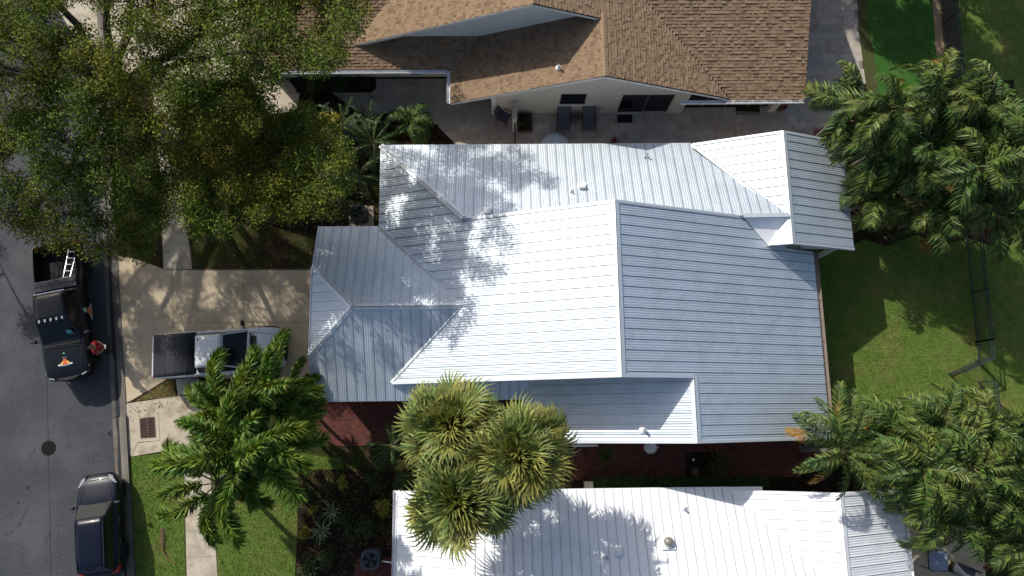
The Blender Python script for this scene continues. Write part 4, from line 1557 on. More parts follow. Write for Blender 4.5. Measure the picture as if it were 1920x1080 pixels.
def frond(name, m, L, e0, bend, n, ll, kind='feather', w=.026, droop=.35, seed=0, petiole=.15, rib_m=None, tip=None, tip_at=.5):
    """one palm leaf along +X: arching rachis with its leaflets"""
    r = random.Random(seed)
    mb = MB()
    N = 10
    pts, dirs = [], []
    p = Vector((0, 0, 0))
    for i in range(N + 1):
        s = i / N
        e = e0 - bend * s ** 1.3
        d = Vector((math.cos(e), 0.0, math.sin(e)))
        pts.append(p.copy())
        dirs.append(d)
        p = p + d * (L / N)
    side_bow = r.uniform(-.12, .12) * L
    for i in range(N + 1):
        pts[i].y += side_bow * (i / N) ** 2

    def pos(s):
        k = min(N - 1, int(s * N))
        f = s * N - k
        return pts[k].lerp(pts[k + 1], f), dirs[k].lerp(dirs[k + 1], f).normalized()
    mb.tube(pts[::2], [.032 * (1 - .85 * i / 5) for i in range(6)], 5, 1)
    for i in range(n):
        s = petiole + (1 - petiole) * (i + .5) / n
        u = (s - petiole) / (1 - petiole)
        p, d = pos(min(s, .999))
        env = (math.sin(math.pi * min(1, (.16 + .80 * u))) ** .6) if kind != 'fox' else (.45 + .55 * math.sin(math.pi * (.10 + .80 * u)) ** .7)
        for sg in ((-1, 1) if kind != 'fox' else (0,)):
            if kind == 'fox':
                a = r.uniform(0, 2 * math.pi)
                lat = Vector((0, 1, 0))
                upv = lat.cross(d) * -1
                out = lat * math.cos(a) + upv * (math.sin(a) + .15)
            else:
                lat = Vector((0, sg, 0))
                upv = Vector((0, 1, 0)).cross(d) * -1
                out = lat + upv * r.uniform(.15, .5)
            out.normalize()
            fw = r.uniform(.35, .75) + .5 * u
            dr = (out + d * fw).normalized()
            l = ll * env * r.uniform(.82, 1.12)
            ww = w * r.uniform(.8, 1.2)
            sv = dr.cross(out.cross(d) if kind != 'fox' else d)
            if sv.length < .1:
                sv = dr.cross(Vector((0, 0, 1)))
            sv = (d - dr * d.dot(dr))
            if sv.length < .05:
                sv = dr.orthogonal()
            sv = (sv.normalized() + dr.cross(sv).normalized() * r.uniform(-.9, .9)).normalized()
            q1 = p + dr * l * .5 + Vector((r.uniform(-.03, .03), r.uniform(-.03, .03), r.uniform(-.02, .03))) * (l / .5)
            q2 = p + dr * l + Vector((0, 0, -l * droop * r.uniform(.6, 1.4)))
            mb.add([p - sv * ww * .4, p + sv * ww * .4, q1 + sv * ww, q1 - sv * ww, q2], [(0, 1, 2, 3), (3, 2, 4)], 2 if (tip and u + r.uniform(-.12, .12) > tip_at) else 0)
    return mb.mesh(name, [m, rib_m or M['stem']] + ([tip] if tip else []))


def fan(name, m, P, R, seed, droop=.5, nseg=34):
    """one costapalmate fan leaf along +X: petiole and split folded blade"""
    r = random.Random(seed)
    mb = MB()
    e = 0.25
    pe = [Vector((0, 0, 0)), Vector((P * .5, 0, P * .16)), Vector((P, 0, P * .2))]
    mb.tube(pe, [.022, .016, .012], 5, 1)
    o = pe[-1]
    for i in range(nseg):
        a = R_(-125 + 250 * i / (nseg - 1)) + r.uniform(-.05, .05)
        l = R * (.72 + .28 * math.cos(a * .62)) * r.uniform(.85, 1.1)
        d = Vector((math.cos(a), math.sin(a), .12 + .22 * (abs(math.sin(a))) + r.uniform(-.05, .1))).normalized()
        s = d.cross(Vector((0, 0, 1))).normalized()
        b = o + Vector((math.cos(a) * .05, math.sin(a) * .05, 0))
        w1 = .046 * R
        q1 = b + d * l * .45
        q2 = b + d * l * .75 + Vector((0, 0, -l * droop * .22))
        q3 = b + d * l + Vector((0, 0, -l * droop * r.uniform(.5, 1.0)))
        mb.add([b - s * .008, b + s * .008, q1 + s * w1 + Vector((0, 0, .012)), q1 - s * w1, q2 + s * w1 * .6, q2 - s * w1 * .6, q3],
               [(0, 1, 2, 3), (3, 2, 4, 5), (5, 4, 6)])
    return mb.mesh(name, [m, M['stem']])


FOX = [frond('frond', M['fox'], 2.5, R_(e), R_(b), 330, .52, 'fox', .030, .25, i, .20) for i, (e, b) in enumerate(((72, 75), (50, 95), (32, 85), (14, 70), (0, 55)))]
ARE = [frond('frond', M['areca'], 2.0, R_(e), R_(b), 50, .58, 'feather', .027, .6, 20 + i, .12) for i, (e, b) in enumerate(((75, 100), (58, 125), (40, 120), (20, 105), (5, 85)))]
ARY = [frond('frond', M['areca'], 2.0, R_(e), R_(b), 44, .54, 'feather', .024, .5, 30 + i, .12, tip=M['yellowleaf'], tip_at=.5) for i, (e, b) in enumerate(((20, 95), (-5, 70)))]
COC = [frond('frond', M['areca'], 3.3, R_(e), R_(b), 64, .62, 'feather', .026, .45, 40 + i, .14) for i, (e, b) in enumerate(((65, 80), (40, 75), (18, 60), (0, 45)))]
COY = [frond('frond', M['areca'], 3.0, R_(e), R_(b), 56, .58, 'feather', .028, .5, 44 + i, .14, tip=M['yellowleaf'], tip_at=.52) for i, (e, b) in enumerate(((22, 60), (2, 50)))]
SAB = [fan('fan_leaf', M['sabal'], P_, R__, 50 + i, d, 26) for i, (P_, R__, d) in enumerate(((.62, .85, .2), (.85, .92, .35), (1.02, .95, .55), (1.1, .95, .85)))]
SAD = [fan('fan_leaf', M['deadleaf'], .95, .85, 60 + i, 1.1) for i in range(2)]
SAG = [frond('frond', M['sago'], 1.35, R_(e), R_(b), 60, .22, 'feather', .009, .1, 70 + i, .08) for i, (e, b) in enumerate(((60, 80), (35, 65), (12, 40)))]


def palm(name, label, C, base, meshes, n, tilt=(-8, 8), group=None, trunk_r=.09, special=None, nsp=0, cat='palm', shaft=True, elev=None, scale=1.0):
    C, base = Vector(C), Vector(base)
    t = thing(name, label, cat, (base.x, base.y, 0), group=group)
    mb = MB()
    mid = base.lerp(C, .5)
    mid.x += (base.x - C.x) * .15
    pts = [base, base.lerp(mid, .5), mid, mid.lerp(C, .5), C]
    mb.tube(pts, [trunk_r * 1.5, trunk_r * 1.1, trunk_r, trunk_r * .9, trunk_r * .8], 9)
    mb.build('trunk', M['palmbark'], t)
    if shaft:
        mb = MB()
        mb.tube([C + Vector((0, 0, -.35)), C, C + Vector((0, 0, .25))], [trunk_r * 1.1, trunk_r * 1.05, trunk_r * .5], 9)
        mb.build('crown_shaft', M['stem'], t)
    for i in range(n):
        k = i / max(1, n - 1)
        me = meshes[min(len(meshes) - 1, int(k * len(meshes)))]
        if special and i >= n - nsp:
            me = special[i % len(special)]
        o = link('fan_leaf' if meshes is SAB else 'frond', me, t)
        az = i * 2.39996 + random.uniform(-.45, .45)
        o.location = C - Vector((base.x, base.y, 0)) + Vector((.06 * math.cos(az), .06 * math.sin(az), .05 - .12 * k))
        pitch = R_(random.uniform(*tilt)) * (1 if meshes is SAG else 2.2)
        if elev:
            pitch = -R_(elev(k) + random.uniform(-8, 8))
        o.rotation_euler = (R_(random.uniform(-38, 38)), pitch, az)
        s = random.uniform(.68, 1.14) * scale
        o.scale = (s, s, s)
    return t


# foxtail palms beside the driveway
GF = 'foxtail palms beside the driveway'
palm('foxtail_palm', 'foxtail palm with the longest brush like fronds between the drain and the brick patio', at(460, 848, 5.4), at(476, 846), FOX, 20, group=GF, trunk_r=.10, scale=1.2)
palm('foxtail_palm', 'foxtail palm whose fronds hang over the bed of the silver pickup', at(425, 768, 4.6), at(440, 768), FOX, 16, group=GF, trunk_r=.09, scale=.93)
palm('foxtail_palm', 'foxtail palm covering the cab and bonnet of the silver pickup beside the garage roof', at(505, 740, 4.3), at(516, 750), FOX, 17, group=GF, trunk_r=.09, scale=.93)
palm('foxtail_palm', 'foxtail palm with low fronds drooping over the walkway towards the street grass', at(408, 905, 4.4), at(432, 890), FOX[2:] + FOX[1:2], 13, group=GF, trunk_r=.1, scale=1.1)
palm('foxtail_palm', 'small low foxtail palm squeezed between the garage eave and the brick patio', at(550, 738, 3.0), at(556, 742), FOX[1:], 12, group=GF, trunk_r=.08, scale=.66)
# cabbage palms over the white roof
GS_ = 'cabbage palms between the two metal roofs'
el = lambda k: 82 - 118 * k
for (u, v, z, lab) in ((846, 797, 6.8, 'cabbage palm with round fan leaf head nearest the metal roof of the middle house'),
                       (975, 850, 7.4, 'largest cabbage palm head reaching over the low metal slope and the walkway'),
                       (866, 938, 7.0, 'cabbage palm whose fan leaves hang over the corner of the white roof')):
    c = at(u, v, z)
    palm('cabbage_palm', lab, c, (c.x + random.uniform(-.3, .3), min(max(c.y, -2.2), -1.6) if v > 800 else c.y, 0), SAB, 74, group=GS_, scale=1.02, trunk_r=.17, special=SAD, nsp=9, shaft=False, elev=el)

# feather palm clump behind the small gable
GA = 'feather palms in the clump behind the small gable'
for (u, v, z, n, y_, lab) in ((1592, 200, 5.0, 12, 0, 'feather palm leaning over the pale patio at the left end of the clump'),
                              (1668, 205, 6.0, 12, 1, 'feather palm at the edge of the putting green with a yellow frond'),
                              (1752, 178, 6.4, 13, 2, 'feather palm with golden fronds beside the end of the gravel border'),
                              (1842, 205, 6.3, 12, 1, 'feather palm where the metal fence runs into the clump'),
                              (1905, 285, 6.2, 12, 0, 'feather palm at the right picture edge behind the fence line of the clump'),
                              (1645, 288, 4.6, 13, 0, 'feather palm brushing the far corner of the small gable roof'),
                              (1735, 300, 4.9, 14, 1, 'tallest feather palm in the middle of the clump behind the gable'),
                              (1832, 315, 6.0, 13, 1, 'feather palm right of the tallest one, one bronze frond hanging'),
                              (1648, 372, 2.9, 12, 0, 'feather palm whose fronds touch the eave of the small gable'),
                              (1765, 392, 3.5, 13, 1, 'feather palm overhanging the shaded back lawn'),
                              (1700, 250, 4.6, 13, 0, 'feather palm low in the gap left of the tallest palm of the clump'),
                              (1790, 250, 5.2, 13, 1, 'feather palm wedged between the golden one and the tallest one'),
                              (1866, 396, 4.6, 11, 0, 'feather palm over the fence at the lower right of the clump')):
    c = at(u, v, z)
    palm('feather_palm', lab, c, (c.x + random.uniform(-.3, .3), c.y + random.uniform(-.3, .3), 0), ARE, n + 8, group=GA, trunk_r=.06, special=ARY, nsp=y_, scale=1.0)
GB = 'feather palms in the clump beside the white roof'
for (u, v, z, n, y_, lab) in ((1676, 812, 4.0, 12, 0, 'feather palm at the left of the clump, beside the orange leaved palm'),
                              (1765, 795, 5.2, 13, 0, 'feather palm whose fronds spread onto the sunny back lawn'),
                              (1850, 790, 5.4, 12, 1, 'feather palm covering the fence post near the open gate'),
                              (1915, 830, 5.2, 12, 0, 'feather palm at the right picture edge of the lower clump'),
                              (1725, 880, 5.8, 13, 0, 'feather palm in the middle of the lower clump, over the corner of the white roof'),
                              (1820, 880, 5.8, 13, 1, 'bushy feather palm near the dark gap of the lower clump'),
                              (1800, 838, 4.6, 13, 0, 'feather palm filling the middle of the lower clump'),
                              (1885, 925, 5.4, 11, 0, 'feather palm with yellow tipped fronds low in the clump at right'),
                              (1765, 965, 4.6, 11, 1, 'feather palm whose fronds droop over the rear patio'),
                              (1925, 1020, 4.8, 10, 0, 'feather palm cut off by the bottom right corner of the picture')):
    c = at(u, v, z)
    palm('feather_palm', lab, c, (c.x + random.uniform(-.3, .3), c.y + random.uniform(-.2, .3), 0), ARE if z < 5.3 else ARE[1:] + ARE[:1], n + 8, group=GB, trunk_r=.06, special=ARY, nsp=y_)
c = at(1578, 846, 4.7)
palm('coconut_palm', 'palm with orange and green fronds between the two metal roofs', c, (c.x + .4, c.y - .1, 0), COC, 20, tilt=(-3, 3), trunk_r=.12, special=COY, nsp=5, scale=.84)
# tall palms behind the neighbouring house whose shadows fall on the putting green and patio
for (x_, y_, z_, lab) in ((12.6, 28.6, 8.0, 'tall feather palm behind the shingle house that shades the putting green'),
                          (10.2, 29.3, 8.0, 'tall feather palm behind the shingle house that shades the pale patio')):
    palm('feather_palm', lab, (x_, y_, z_), (x_, y_ + .3, 0), ARE, 15, group='feather palms behind the shingle house', trunk_r=.08, scale=1.15)

# cycads and low palms in the shade under the oaks
for (u, v, z, sc, n, lab) in ((640, 235, 1.2, 1.0, 14, 'dark cycad in shade beside the yellow shrub'),
                              (700, 268, 1.3, 1.15, 15, 'dark cycad with fronds reaching the corner of the metal roof'),
                              (672, 330, 1.4, 1.2, 14, 'dark cycad in deep shade left of the metal roof eave'),
                              (690, 225, .9, .8, 11, 'small dark cycad beside the grey walk stone'),
                              (735, 835, .9, .95, 17, 'bright green sago palm beside the brick patio'),
                              (600, 215, .9, .9, 11, 'dark cycad at the end of the front path under the oak')):
    c = at(u, v, z)
    palm('cycad', lab, c, (c.x, c.y, 0), SAG, n, group='cycads in the garden beds', trunk_r=.13, cat='cycad', shaft=False, scale=sc)
c = at(770, 232, 1.3)
palm('low_palm', 'low bushy palm in the triangular bed beside the neighbouring patio', c, (c.x, c.y, 0), [ARE[1], ARE[2], ARE[3]], 14, trunk_r=.07, shaft=False, scale=.62)
bush('climbing_shrub', 'bright green broad leaved shrub growing over the low bushy palm', 'shrub', at(782, 235, 1.0), .65, 1.5, M['bright'], 520, .10, 8)
bush('yellow_shrub', 'yellow leaved shrub catching the sun under the dark oak', 'shrub', at(620, 236, 1.5), .55, 2.4, M['croton'], 500, .075, 8)
for (u, v, r, h, mm, lab) in ((640, 905, .42, .7, 'croton', 'yellow croton at the tip of a foxtail frond'),
                              (590, 955, .30, .5, 'croton', 'small yellow croton left of the striped rosette plants'),
                              (722, 950, .55, .6, 'croton', 'yellow green croton close to the white gutter'),
                              (568, 1002, .36, .6, 'croton', 'yellow croton at the edge of the front lawn'),
                              (612, 1050, .6, .8, 'dark_leaf', 'dark shrub below the striped rosette plants'),
                              (680, 995, .8, .8, 'dark_leaf', 'dark low shrub above the air conditioner'),
                              (650, 975, .5, .6, 'dark_leaf', 'dark shrub in the middle of the mulch bed'),
                              (700, 900, .6, .5, 'dark_leaf', 'dark shrub beside the small clipped hedge'),
                              (580, 1075, .6, .8, 'dark_leaf', 'dark shrub at the bottom edge beside the lawn'),
                              (615, 300, .9, 1.8, 'dark_leaf', 'dark shrub under the smaller oak near the cycads'),
                              (570, 330, 1.0, 1.6, 'dark_leaf', 'dark shrub in deep shade at the trunk of the smaller oak'),
                              (655, 385, .8, 1.5, 'dark_leaf', 'dark shrub beside the upper air conditioner'),
                              (520, 250, 1.0, 1.4, 'dark_leaf', 'dark shrub by the front path under the oaks'),
                              (640, 160, .7, .9, 'dark_leaf', 'dark shrub in the narrow bed along the neighbouring wall'),
                              (586, 158, .7, .9, 'dark_leaf', 'dark shrub at the left end of the neighbouring wall bed')):
    bush('shrub', lab, 'shrub', at(u, v, h * .6), r, h, M[mm], 420, .06, 6, group='shrubs in the garden beds')
def ground_cover(name, poly, n, r, z, m, per, size):
    xs, ys = [p[0] for p in poly], [p[1] for p in poly]
    C = []
    while len(C) < n:
        x_, y_ = random.uniform(min(xs), max(xs)), random.uniform(min(ys), max(ys))
        if inside(x_, y_, poly):
            C.append((x_, y_, z * random.uniform(.5, 1.2)))
    V, F = leaf_cloud(C, [r * random.uniform(.6, 1.2) for _ in C], per, size, .6, .8)
    V[:, 2] = np.maximum(V[:, 2], .015)
    return tag(fast_mesh(name, V, F, m), kind='stuff')


ground_cover('ground_cover', px([(1560, 270), (1620, 200), (1880, 170), (1890, 450), (1620, 462), (1605, 400)]), 110, .42, .45, M['dark_leaf'], 420, .07)
ground_cover('ground_cover', px([(572, 892), (650, 892), (735, 890), (738, 1000), (640, 1010), (600, 1080), (560, 1080)]), 70, .34, .22, M['dark_leaf'], 380, .05)
ground_cover('ground_cover', px([(560, 270), (690, 250), (700, 300), (695, 410), (600, 430), (520, 400)]), 80, .42, .4, M['dark_leaf'], 380, .06)
ground_cover('ground_cover', px([(1640, 800), (1900, 780), (1915, 1000), (1850, 960), (1700, 950)]), 60, .42, .4, M['dark_leaf'], 420, .07)
ground_cover('ground_cover', px([(560, 142), (700, 142), (700, 170), (560, 170)]), 34, .24, .25, M['dark_leaf'], 420, .05)
bush('clipped_hedge', 'small clipped green hedge at the corner of the white roof', 'hedge', at(750, 905, .8), .55, 1.1, M['hedge'], 700, .05, 9)
bush('red_shrub', 'red leaved shrub at the feet of the palms beside the pale patio', 'shrub', at(1540, 256, .5), .62, .7, M['redleaf'], 420, .07, 8)
# hedge row along the walkway
hc, hr = [], []
t = thing('hedge_row', 'long low hedge between the brick walk and the white roof', 'hedge', at(1270, 906))
for k in range(26):
    p = at(1118 + k * 12.5, 906, .5)
    hc.append((p.x - ORI[t.name][0], p.y - ORI[t.name][1], .45))
    hr.append(.34)
V, F = leaf_cloud(hc, hr, 2600, .045, 1.0, .8)
tag(fast_mesh('foliage', V, F, M['hedge'], t), kind='stuff')
mb = MB()
for x_, y_, z_ in hc[::2]:
    mb.tube([(x_, y_, 0), (x_, y_, .3)], [.015, .01], 5)
mb.build('stems', M['bark'], t, world=False)


def rosette(name, label, c, n, L, w, m, e=(15, 70), group=None, cat='plant', z=.25):
    c = Vector(c)
    t = thing(name, label, cat, (c.x, c.y, 0), group=group)
    mb = MB()
    mb.tube([(0, 0, 0), (0, 0, z)], [.05, .04], 7)
    mb.build('stem', M['palmbark'], t, world=False)
    for i in range(n):
        az = i * 2.39996
        el_ = R_(e[1] + (e[0] - e[1]) * i / (n - 1))
        d = Vector((math.cos(el_), 0, math.sin(el_)))
        l = L * random.uniform(.8, 1.1)
        mb = MB()
        p0, p1 = d * .03, d * l * .4
        p2 = d * l * .75 + Vector((0, 0, -.06 * l))
        p3 = d * l + Vector((0, 0, -.2 * l))
        mb.add([p0 + Vector((0, -w * .4, 0)), p0 + Vector((0, w * .4, 0)), p1 + Vector((0, -w, .02)), p1 + Vector((0, 0, -.005)), p1 + Vector((0, w, .02)),
                p2 + Vector((0, -w * .7, .015)), p2, p2 + Vector((0, w * .7, .015)), p3],
               [(0, 1, 4, 3), (0, 3, 2), (2, 3, 6, 5), (3, 4, 7, 6), (5, 6, 8), (6, 7, 8)])
        o = mb.build('leaf', m, t, world=False)
        o.location = (0, 0, z)
        o.rotation_euler = (0, 0, az)
    return t


rosette('striped_rosette', 'pale striped rosette plant, the upper one of the two close together', at(622, 958, .5), 16, .62, .035, M['agave'], group='striped rosette plants', z=.5)
rosette('striped_rosette', 'pale striped rosette plant with the widest leaves beside the front lawn', at(604, 995, .5), 18, .68, .04, M['agave'], group='striped rosette plants', z=.5)
rosette('striped_rosette', 'small pale rosette plant cut by the bottom edge of the picture', at(585, 1068, .4), 12, .5, .03, M['agave'], group='striped rosette plants', z=.4)
rosette('yucca', 'spiky yucca with a few sunlit leaves on the brick walk', at(1134, 854, .9), 30, .85, .025, M['sago'], (0, 70), z=.9)
rosette('yucca', 'dark spiky yucca in shade near the garden light on the brick walk', at(1345, 872, .8), 34, .95, .025, M['dark_leaf'], (0, 70), z=.7)
rosette('bromeliad', 'small dark red bromeliad at the eave of the metal roof', at(1152, 262, .35), 14, .34, .03, M['redleaf'], (10, 70), z=.15)

# ================================================================== VEHICLES


def loft(rings, closed_ends=True):
    """mesh through rings of half cross-sections, mirrored; x forward, y left"""
    vs, fs = [], []
    n = len(rings[0][1])
    full = 2 * n - 1
    for x, half in rings:
        for (y, z) in half:
            vs.append((x, -y, z))
        for (y, z) in half[-2::-1]:
            vs.append((x, y, z))
    for i in range(len(rings) - 1):
        for k in range(full - 1):
            fs.append((i * full + k, (i + 1) * full + k, (i + 1) * full + k + 1, i * full + k + 1))
        fs.append((i * full + full - 1, (i + 1) * full + full - 1, (i + 1) * full, i * full))
    fs.append(tuple(range(full)))
    fs.append(tuple(range(len(rings) * full - 1, (len(rings) - 1) * full - 1, -1)))
    mb = MB()
    mb.add(vs, fs)
    return mb


def cubic(o, level=2):
    md = o.modifiers.new('subdivision', 'SUBSURF')
    md.levels = level
    md.render_levels = level
    return o


def wheel(t, x, y, r=.40, w=.27, rim=None):
    sg = 1 if y > 0 else -1
    mb = MB()
    pts = [(r - .05, -w / 2), (r, -w / 2 + .04), (r, w / 2 - .04), (r - .05, w / 2), (r * .62, w / 2 - .02), (r * .62, -w / 2 + .02), (r - .05, -w / 2)]
    n = 26
    vs, fs = [], []
    for a_, b_ in pts[:-1]:
        for k in range(n):
            a = 2 * math.pi * k / n
            vs.append((x + a_ * math.cos(a), y + b_, r + a_ * math.sin(a)))
    P = len(pts) - 1
    for i in range(P):
        for k in range(n):
            fs.append((i * n + k, i * n + (k + 1) % n, ((i + 1) % P) * n + (k + 1) % n, ((i + 1) % P) * n + k))
    mb.add(vs, fs)
    o = mb.build('wheel', M['rubber'], t, world=False, smooth=True)
    mb = MB()
    for k in range(6):
        a = 2 * math.pi * k / 6
        mb.bar((x, y + sg * w * .36, r), (x + r * .6 * math.cos(a), y + sg * w * .36, r + r * .6 * math.sin(a)), .09, .04, up=(0, 1, 0))
    mb.tube([(x, y - sg * w * .1, r), (x, y + sg * w * .40, r)], r * .2, 12)
    mb.tube([(x, y - w * .3, r), (x, y + w * .3, r)], r * .61, 20)
    mb.build('rim', rim or M['alu'], o, world=False)


def panel_quad(name, a, b, c, d, m, t, off, inset=.04):
    """a glass pane just outside the cab surface"""
    P = [Vector(p) for p in (a, b, c, d)]
    cen = sum(P, Vector()) / 4
    P = [p + (cen - p).normalized() * min(inset, (cen - p).length * .4) for p in P]
    n = (P[1] - P[0]).cross(P[3] - P[0]).normalized()
    if n.dot(cen - Vector((cen.x * .6, 0, .8))) < 0:
        n = -n
    mb = MB()
    A = [p + n * off for p in P]
    B = [p - n * .01 for p in P]
    mb.add(A + B, [(0, 1, 2, 3), (7, 6, 5, 4)] + [(i, 4 + i, 4 + (i + 1) % 4, (i + 1) % 4) for i in range(4)])
    return mb.build(name, m, t, world=False)


def decal(name, polys, t, mats):
    mb = MB()
    for i, (P, mi) in enumerate(polys):
        mb.add(P, [tuple(range(len(P)))], mi)
    return mb.build(name, mats, t, world=False)


def pickup(name, label, loc, rz, paint, Lb, opts):
    t = thing(name, label, 'pickup truck', loc, rz)
    W = 1.0
    xc = opts.get('cab_rear', -.95)             # rear wall of the cab
    xr = xc - Lb                                # tail
    xf = opts.get('nose', 2.95)
    bed_z, rail = .78, 1.34

    def ring(w, zb, zt, bed=False, low=.44):
        if bed:
            return [(.86 * w, low), (w, low + .2), (w * 1.0, .95), (w * .985, zt - .04), (w * .955, zt), (w * .915, zt - .005), (w * .885, bed_z + .02), (w * .80, bed_z), (w * .4, bed_z), (0, bed_z)]
        return [(.86 * w, low), (w, low + .2), (w * 1.0, .95), (w * .985, zt - .08), (w * .955, zt - .02), (w * .90, zt + .005), (w * .82, zt + .022), (w * .7, zt + .034), (w * .4, zt + .05), (0, zt + .055)]
    h0, h1 = opts.get('hood', (1.10, 1.20))
    rings = [(xf, ring(W * .70, 0, .86, low=.5)), (xf - .06, ring(W * .83, 0, h0 - .08)), (xf - .22, ring(W * .93, 0, h0)), (xf - .6, ring(W * .985, 0, h0 + .03)), (xf - 1.0, ring(W, 0, h1 - .02)),
             (1.35, ring(W, 0, h1)), (1.0, ring(W, 0, h1 + .02)), (0, ring(W, 0, h1 + .04)), (xc + .02, ring(W, 0, rail - .02)),
             (xc, ring(W, 0, rail, True)), (xr + 1.2, ring(W * 1.01, 0, rail, True)), (xr + .10, ring(W * .985, 0, rail, True)), (xr + .04, ring(W * .975, 0, rail - .02, True))]
    o = loft(rings).build('body', paint, t, world=False, smooth=True)
    bevel(o, .03, 2)
    # bed liner, tail gate
    mb = MB()
    mb.box((xr + .1, -.87, bed_z + .004), (xc - .03, .87, bed_z + .02))
    for k in range(9):
        yy = -.76 + .19 * k
        mb.box((xr + .12, yy - .03, bed_z + .02), (xc - .06, yy + .03, bed_z + .035))
    mb.build('bed_floor', M['bedliner'], t, world=False)
    mb = MB()
    mb.box((xr, -.88, .72), (xr + .065, .88, rail - .005))
    bevel(mb.build('tailgate', paint, t, world=False), .015)
    mb = MB()
    mb.box((xr - .14, -.93, .50), (xr - .003, .93, .64))
    bevel(mb.build('rear_bumper', opts.get('bumper', M['chrome']), t, world=False), .03)
    # front bumper and grille
    mb = MB()
    n = 14
    fr, bk = [], []
    for k in range(n + 1):
        a = -1 + 2 * k / n
        xx = xf + .10 - .42 * abs(a) ** 2.6
        fr.append((xx, a * .96))
        bk.append((xx - .26, a * .90))
    mb.prism(fr + bk[::-1], .45, .80)
    bevel(mb.build('front_bumper', opts.get('fbumper', M['plastic']), t, world=False), .03)
    mb = MB()
    mb.prism([(x_ - .03, y_ * .80) for x_, y_ in fr] + [(x_ - .02, y_ * .8) for x_, y_ in bk[::-1]], .802, h0 - .03)
    mb.build('grille', opts.get('grille', M['plastic']), t, world=False)
    for sg in (-1, 1):
        mb = MB()
        mb.prism([(xf - .03, sg * .60), (xf - .10, sg * .80), (xf - .42, sg * .955), (xf - .42, sg * .90), (xf - .16, sg * .62)], h0 - .22, h0 - .03)
        mb.build('headlight', M['lamp'], t, world=False)
        mb = MB()
        mb.box((xr - .004, sg * .90 - .07, .82), (xr + .10, sg * .90 + .085, 1.24))
        mb.build('tail_light', M['redlamp'], t, world=False)
    for x_ in (1.95, xr + 1.15):
        for sg in (-1, 1):
            wheel(t, x_, sg * .835, .41, .27, opts.get('rim'))
            mb = MB()
            pts = []
            for k in range(11):
                a = math.pi * k / 10
                pts.append((x_ + .5 * math.cos(a), sg * (W + .012), .41 + .5 * math.sin(a)))
            mb.tube(pts, .035, 6)
            mb.build('wheel_arch', opts.get('arch', M['plastic']), t, world=False)
    # cab
    zb, zr = h1 + .03, 1.93
    xb0, xb1 = xc + .02, 1.42
    xt0, xt1 = xc + .20, .42
    yb, yt = .93, .70
    vs = [(xb0, -yb, zb - .1), (xb1, -yb * .96, zb - .1), (xb1, yb * .96, zb - .1), (xb0, yb, zb - .1),
          (xt0, -yt, zr - .03), (xt1, -yt, zr - .03), (xt1, yt, zr - .03), (xt0, yt, zr - .03)]
    mb = MB()
    mb.add(vs[:4] + vs[4:], [(0, 1, 5, 4), (1, 2, 6, 5), (2, 3, 7, 6), (3, 0, 4, 7), (0, 3, 2, 1)])
    rp = []
    for i in range(7):
        for j in range(7):
            a, b = i / 6, j / 6
            rp.append((xt0 + (xt1 - xt0) * a, -yt + 2 * yt * b, zr - .03 + .05 * (1 - (2 * a - 1) ** 2) ** .5 * .6 + .03 * (1 - (2 * b - 1) ** 2)))
    cabo = mb.build('cab', paint, t, world=False)
    bevel(cabo, .03)
    mb = MB()
    mb.add(rp, [(i * 7 + j, (i + 1) * 7 + j, (i + 1) * 7 + j + 1, i * 7 + j + 1) for i in range(6) for j in range(6)])
    ro = mb.build('roof', paint, t, world=False, smooth=True)
    md = ro.modifiers.new('thickness', 'SOLIDIFY')
    md.thickness = .05
    md.offset = 0
    Gm = M['glass']
    panel_quad('windshield', vs[1], vs[2], vs[6], vs[5], Gm, t, .014, .07)
    panel_quad('rear_window', vs[3], vs[0], vs[4], vs[7], Gm, t, .012, .10)
    for s_, (A, B, C, D) in ((-1, (vs[0], vs[1], vs[5], vs[4])), (1, (vs[2], vs[3], vs[7], vs[6]))):
        A, B, C, D = [Vector(q) for q in (A, B, C, D)]
        if s_ == 1:
            A, B, C, D = B, A, D, C
        k = opts.get('split', .48)
        panel_quad('side_window', A, A.lerp(B, k), D.lerp(C, k), D, Gm, t, .014, .07)
        panel_quad('side_window', A.lerp(B, k), B, C, D.lerp(C, k), Gm, t, .014, .07)
        # door shut lines and handles
        mb = MB()
        for xx in (xc + .08, (xb0 + xb1) / 2 - .08, 1.38):
            mb.bar((xx, s_ * (W + .002), .55), (xx, s_ * (W * .985 + .002), h1 - .05), .012, .012, up=(1, 0, 0))
        mb.build('door_seams', M['plastic'], t, world=False)
        for xx in (xc + .35, .25):
            mb = MB()
            mb.bar((xx, s_ * (W + .02), 1.02), (xx + .18, s_ * (W + .02), 1.02), .03, .03)
            mb.build('door_handle', opts.get('handle', paint), t, world=False)
        mb = MB()
        mb.bar((1.18, s_ * .93, h1 + .06), (1.12, s_ * 1.08, h1 + .10), .05, .05)
        mb.prism([(1.20, s_ * 1.06), (1.16, s_ * 1.32), (1.08, s_ * 1.34), (1.04, s_ * 1.10)], h1 + .02, h1 + .24)
        bevel(mb.build('side_mirror', opts.get('mirror', paint), t, world=False), .03)
    mb = MB()
    mb.bar((1.44, -.78, h1 + .085), (1.44, .78, h1 + .085), .05, .02)
    mb.bar((1.50, -.6, h1 + .08), (1.56, .1, h1 + .10), .02, .02)
    mb.bar((1.50, .05, h1 + .08), (1.56, .7, h1 + .10), .02, .02)
    mb.build('wiper_cowl', M['plastic'], t, world=False)
    mb = MB()
    for sg in (-1, 1):
        mb.bar((xf - .35, sg * .62, h0 + .055), (1.45, sg * .80, h1 + .045), .014, .008)
    mb.build('bonnet_seams', M['plastic'], t, world=False)
    return t, xr, xc, xf, h0, h1, zr


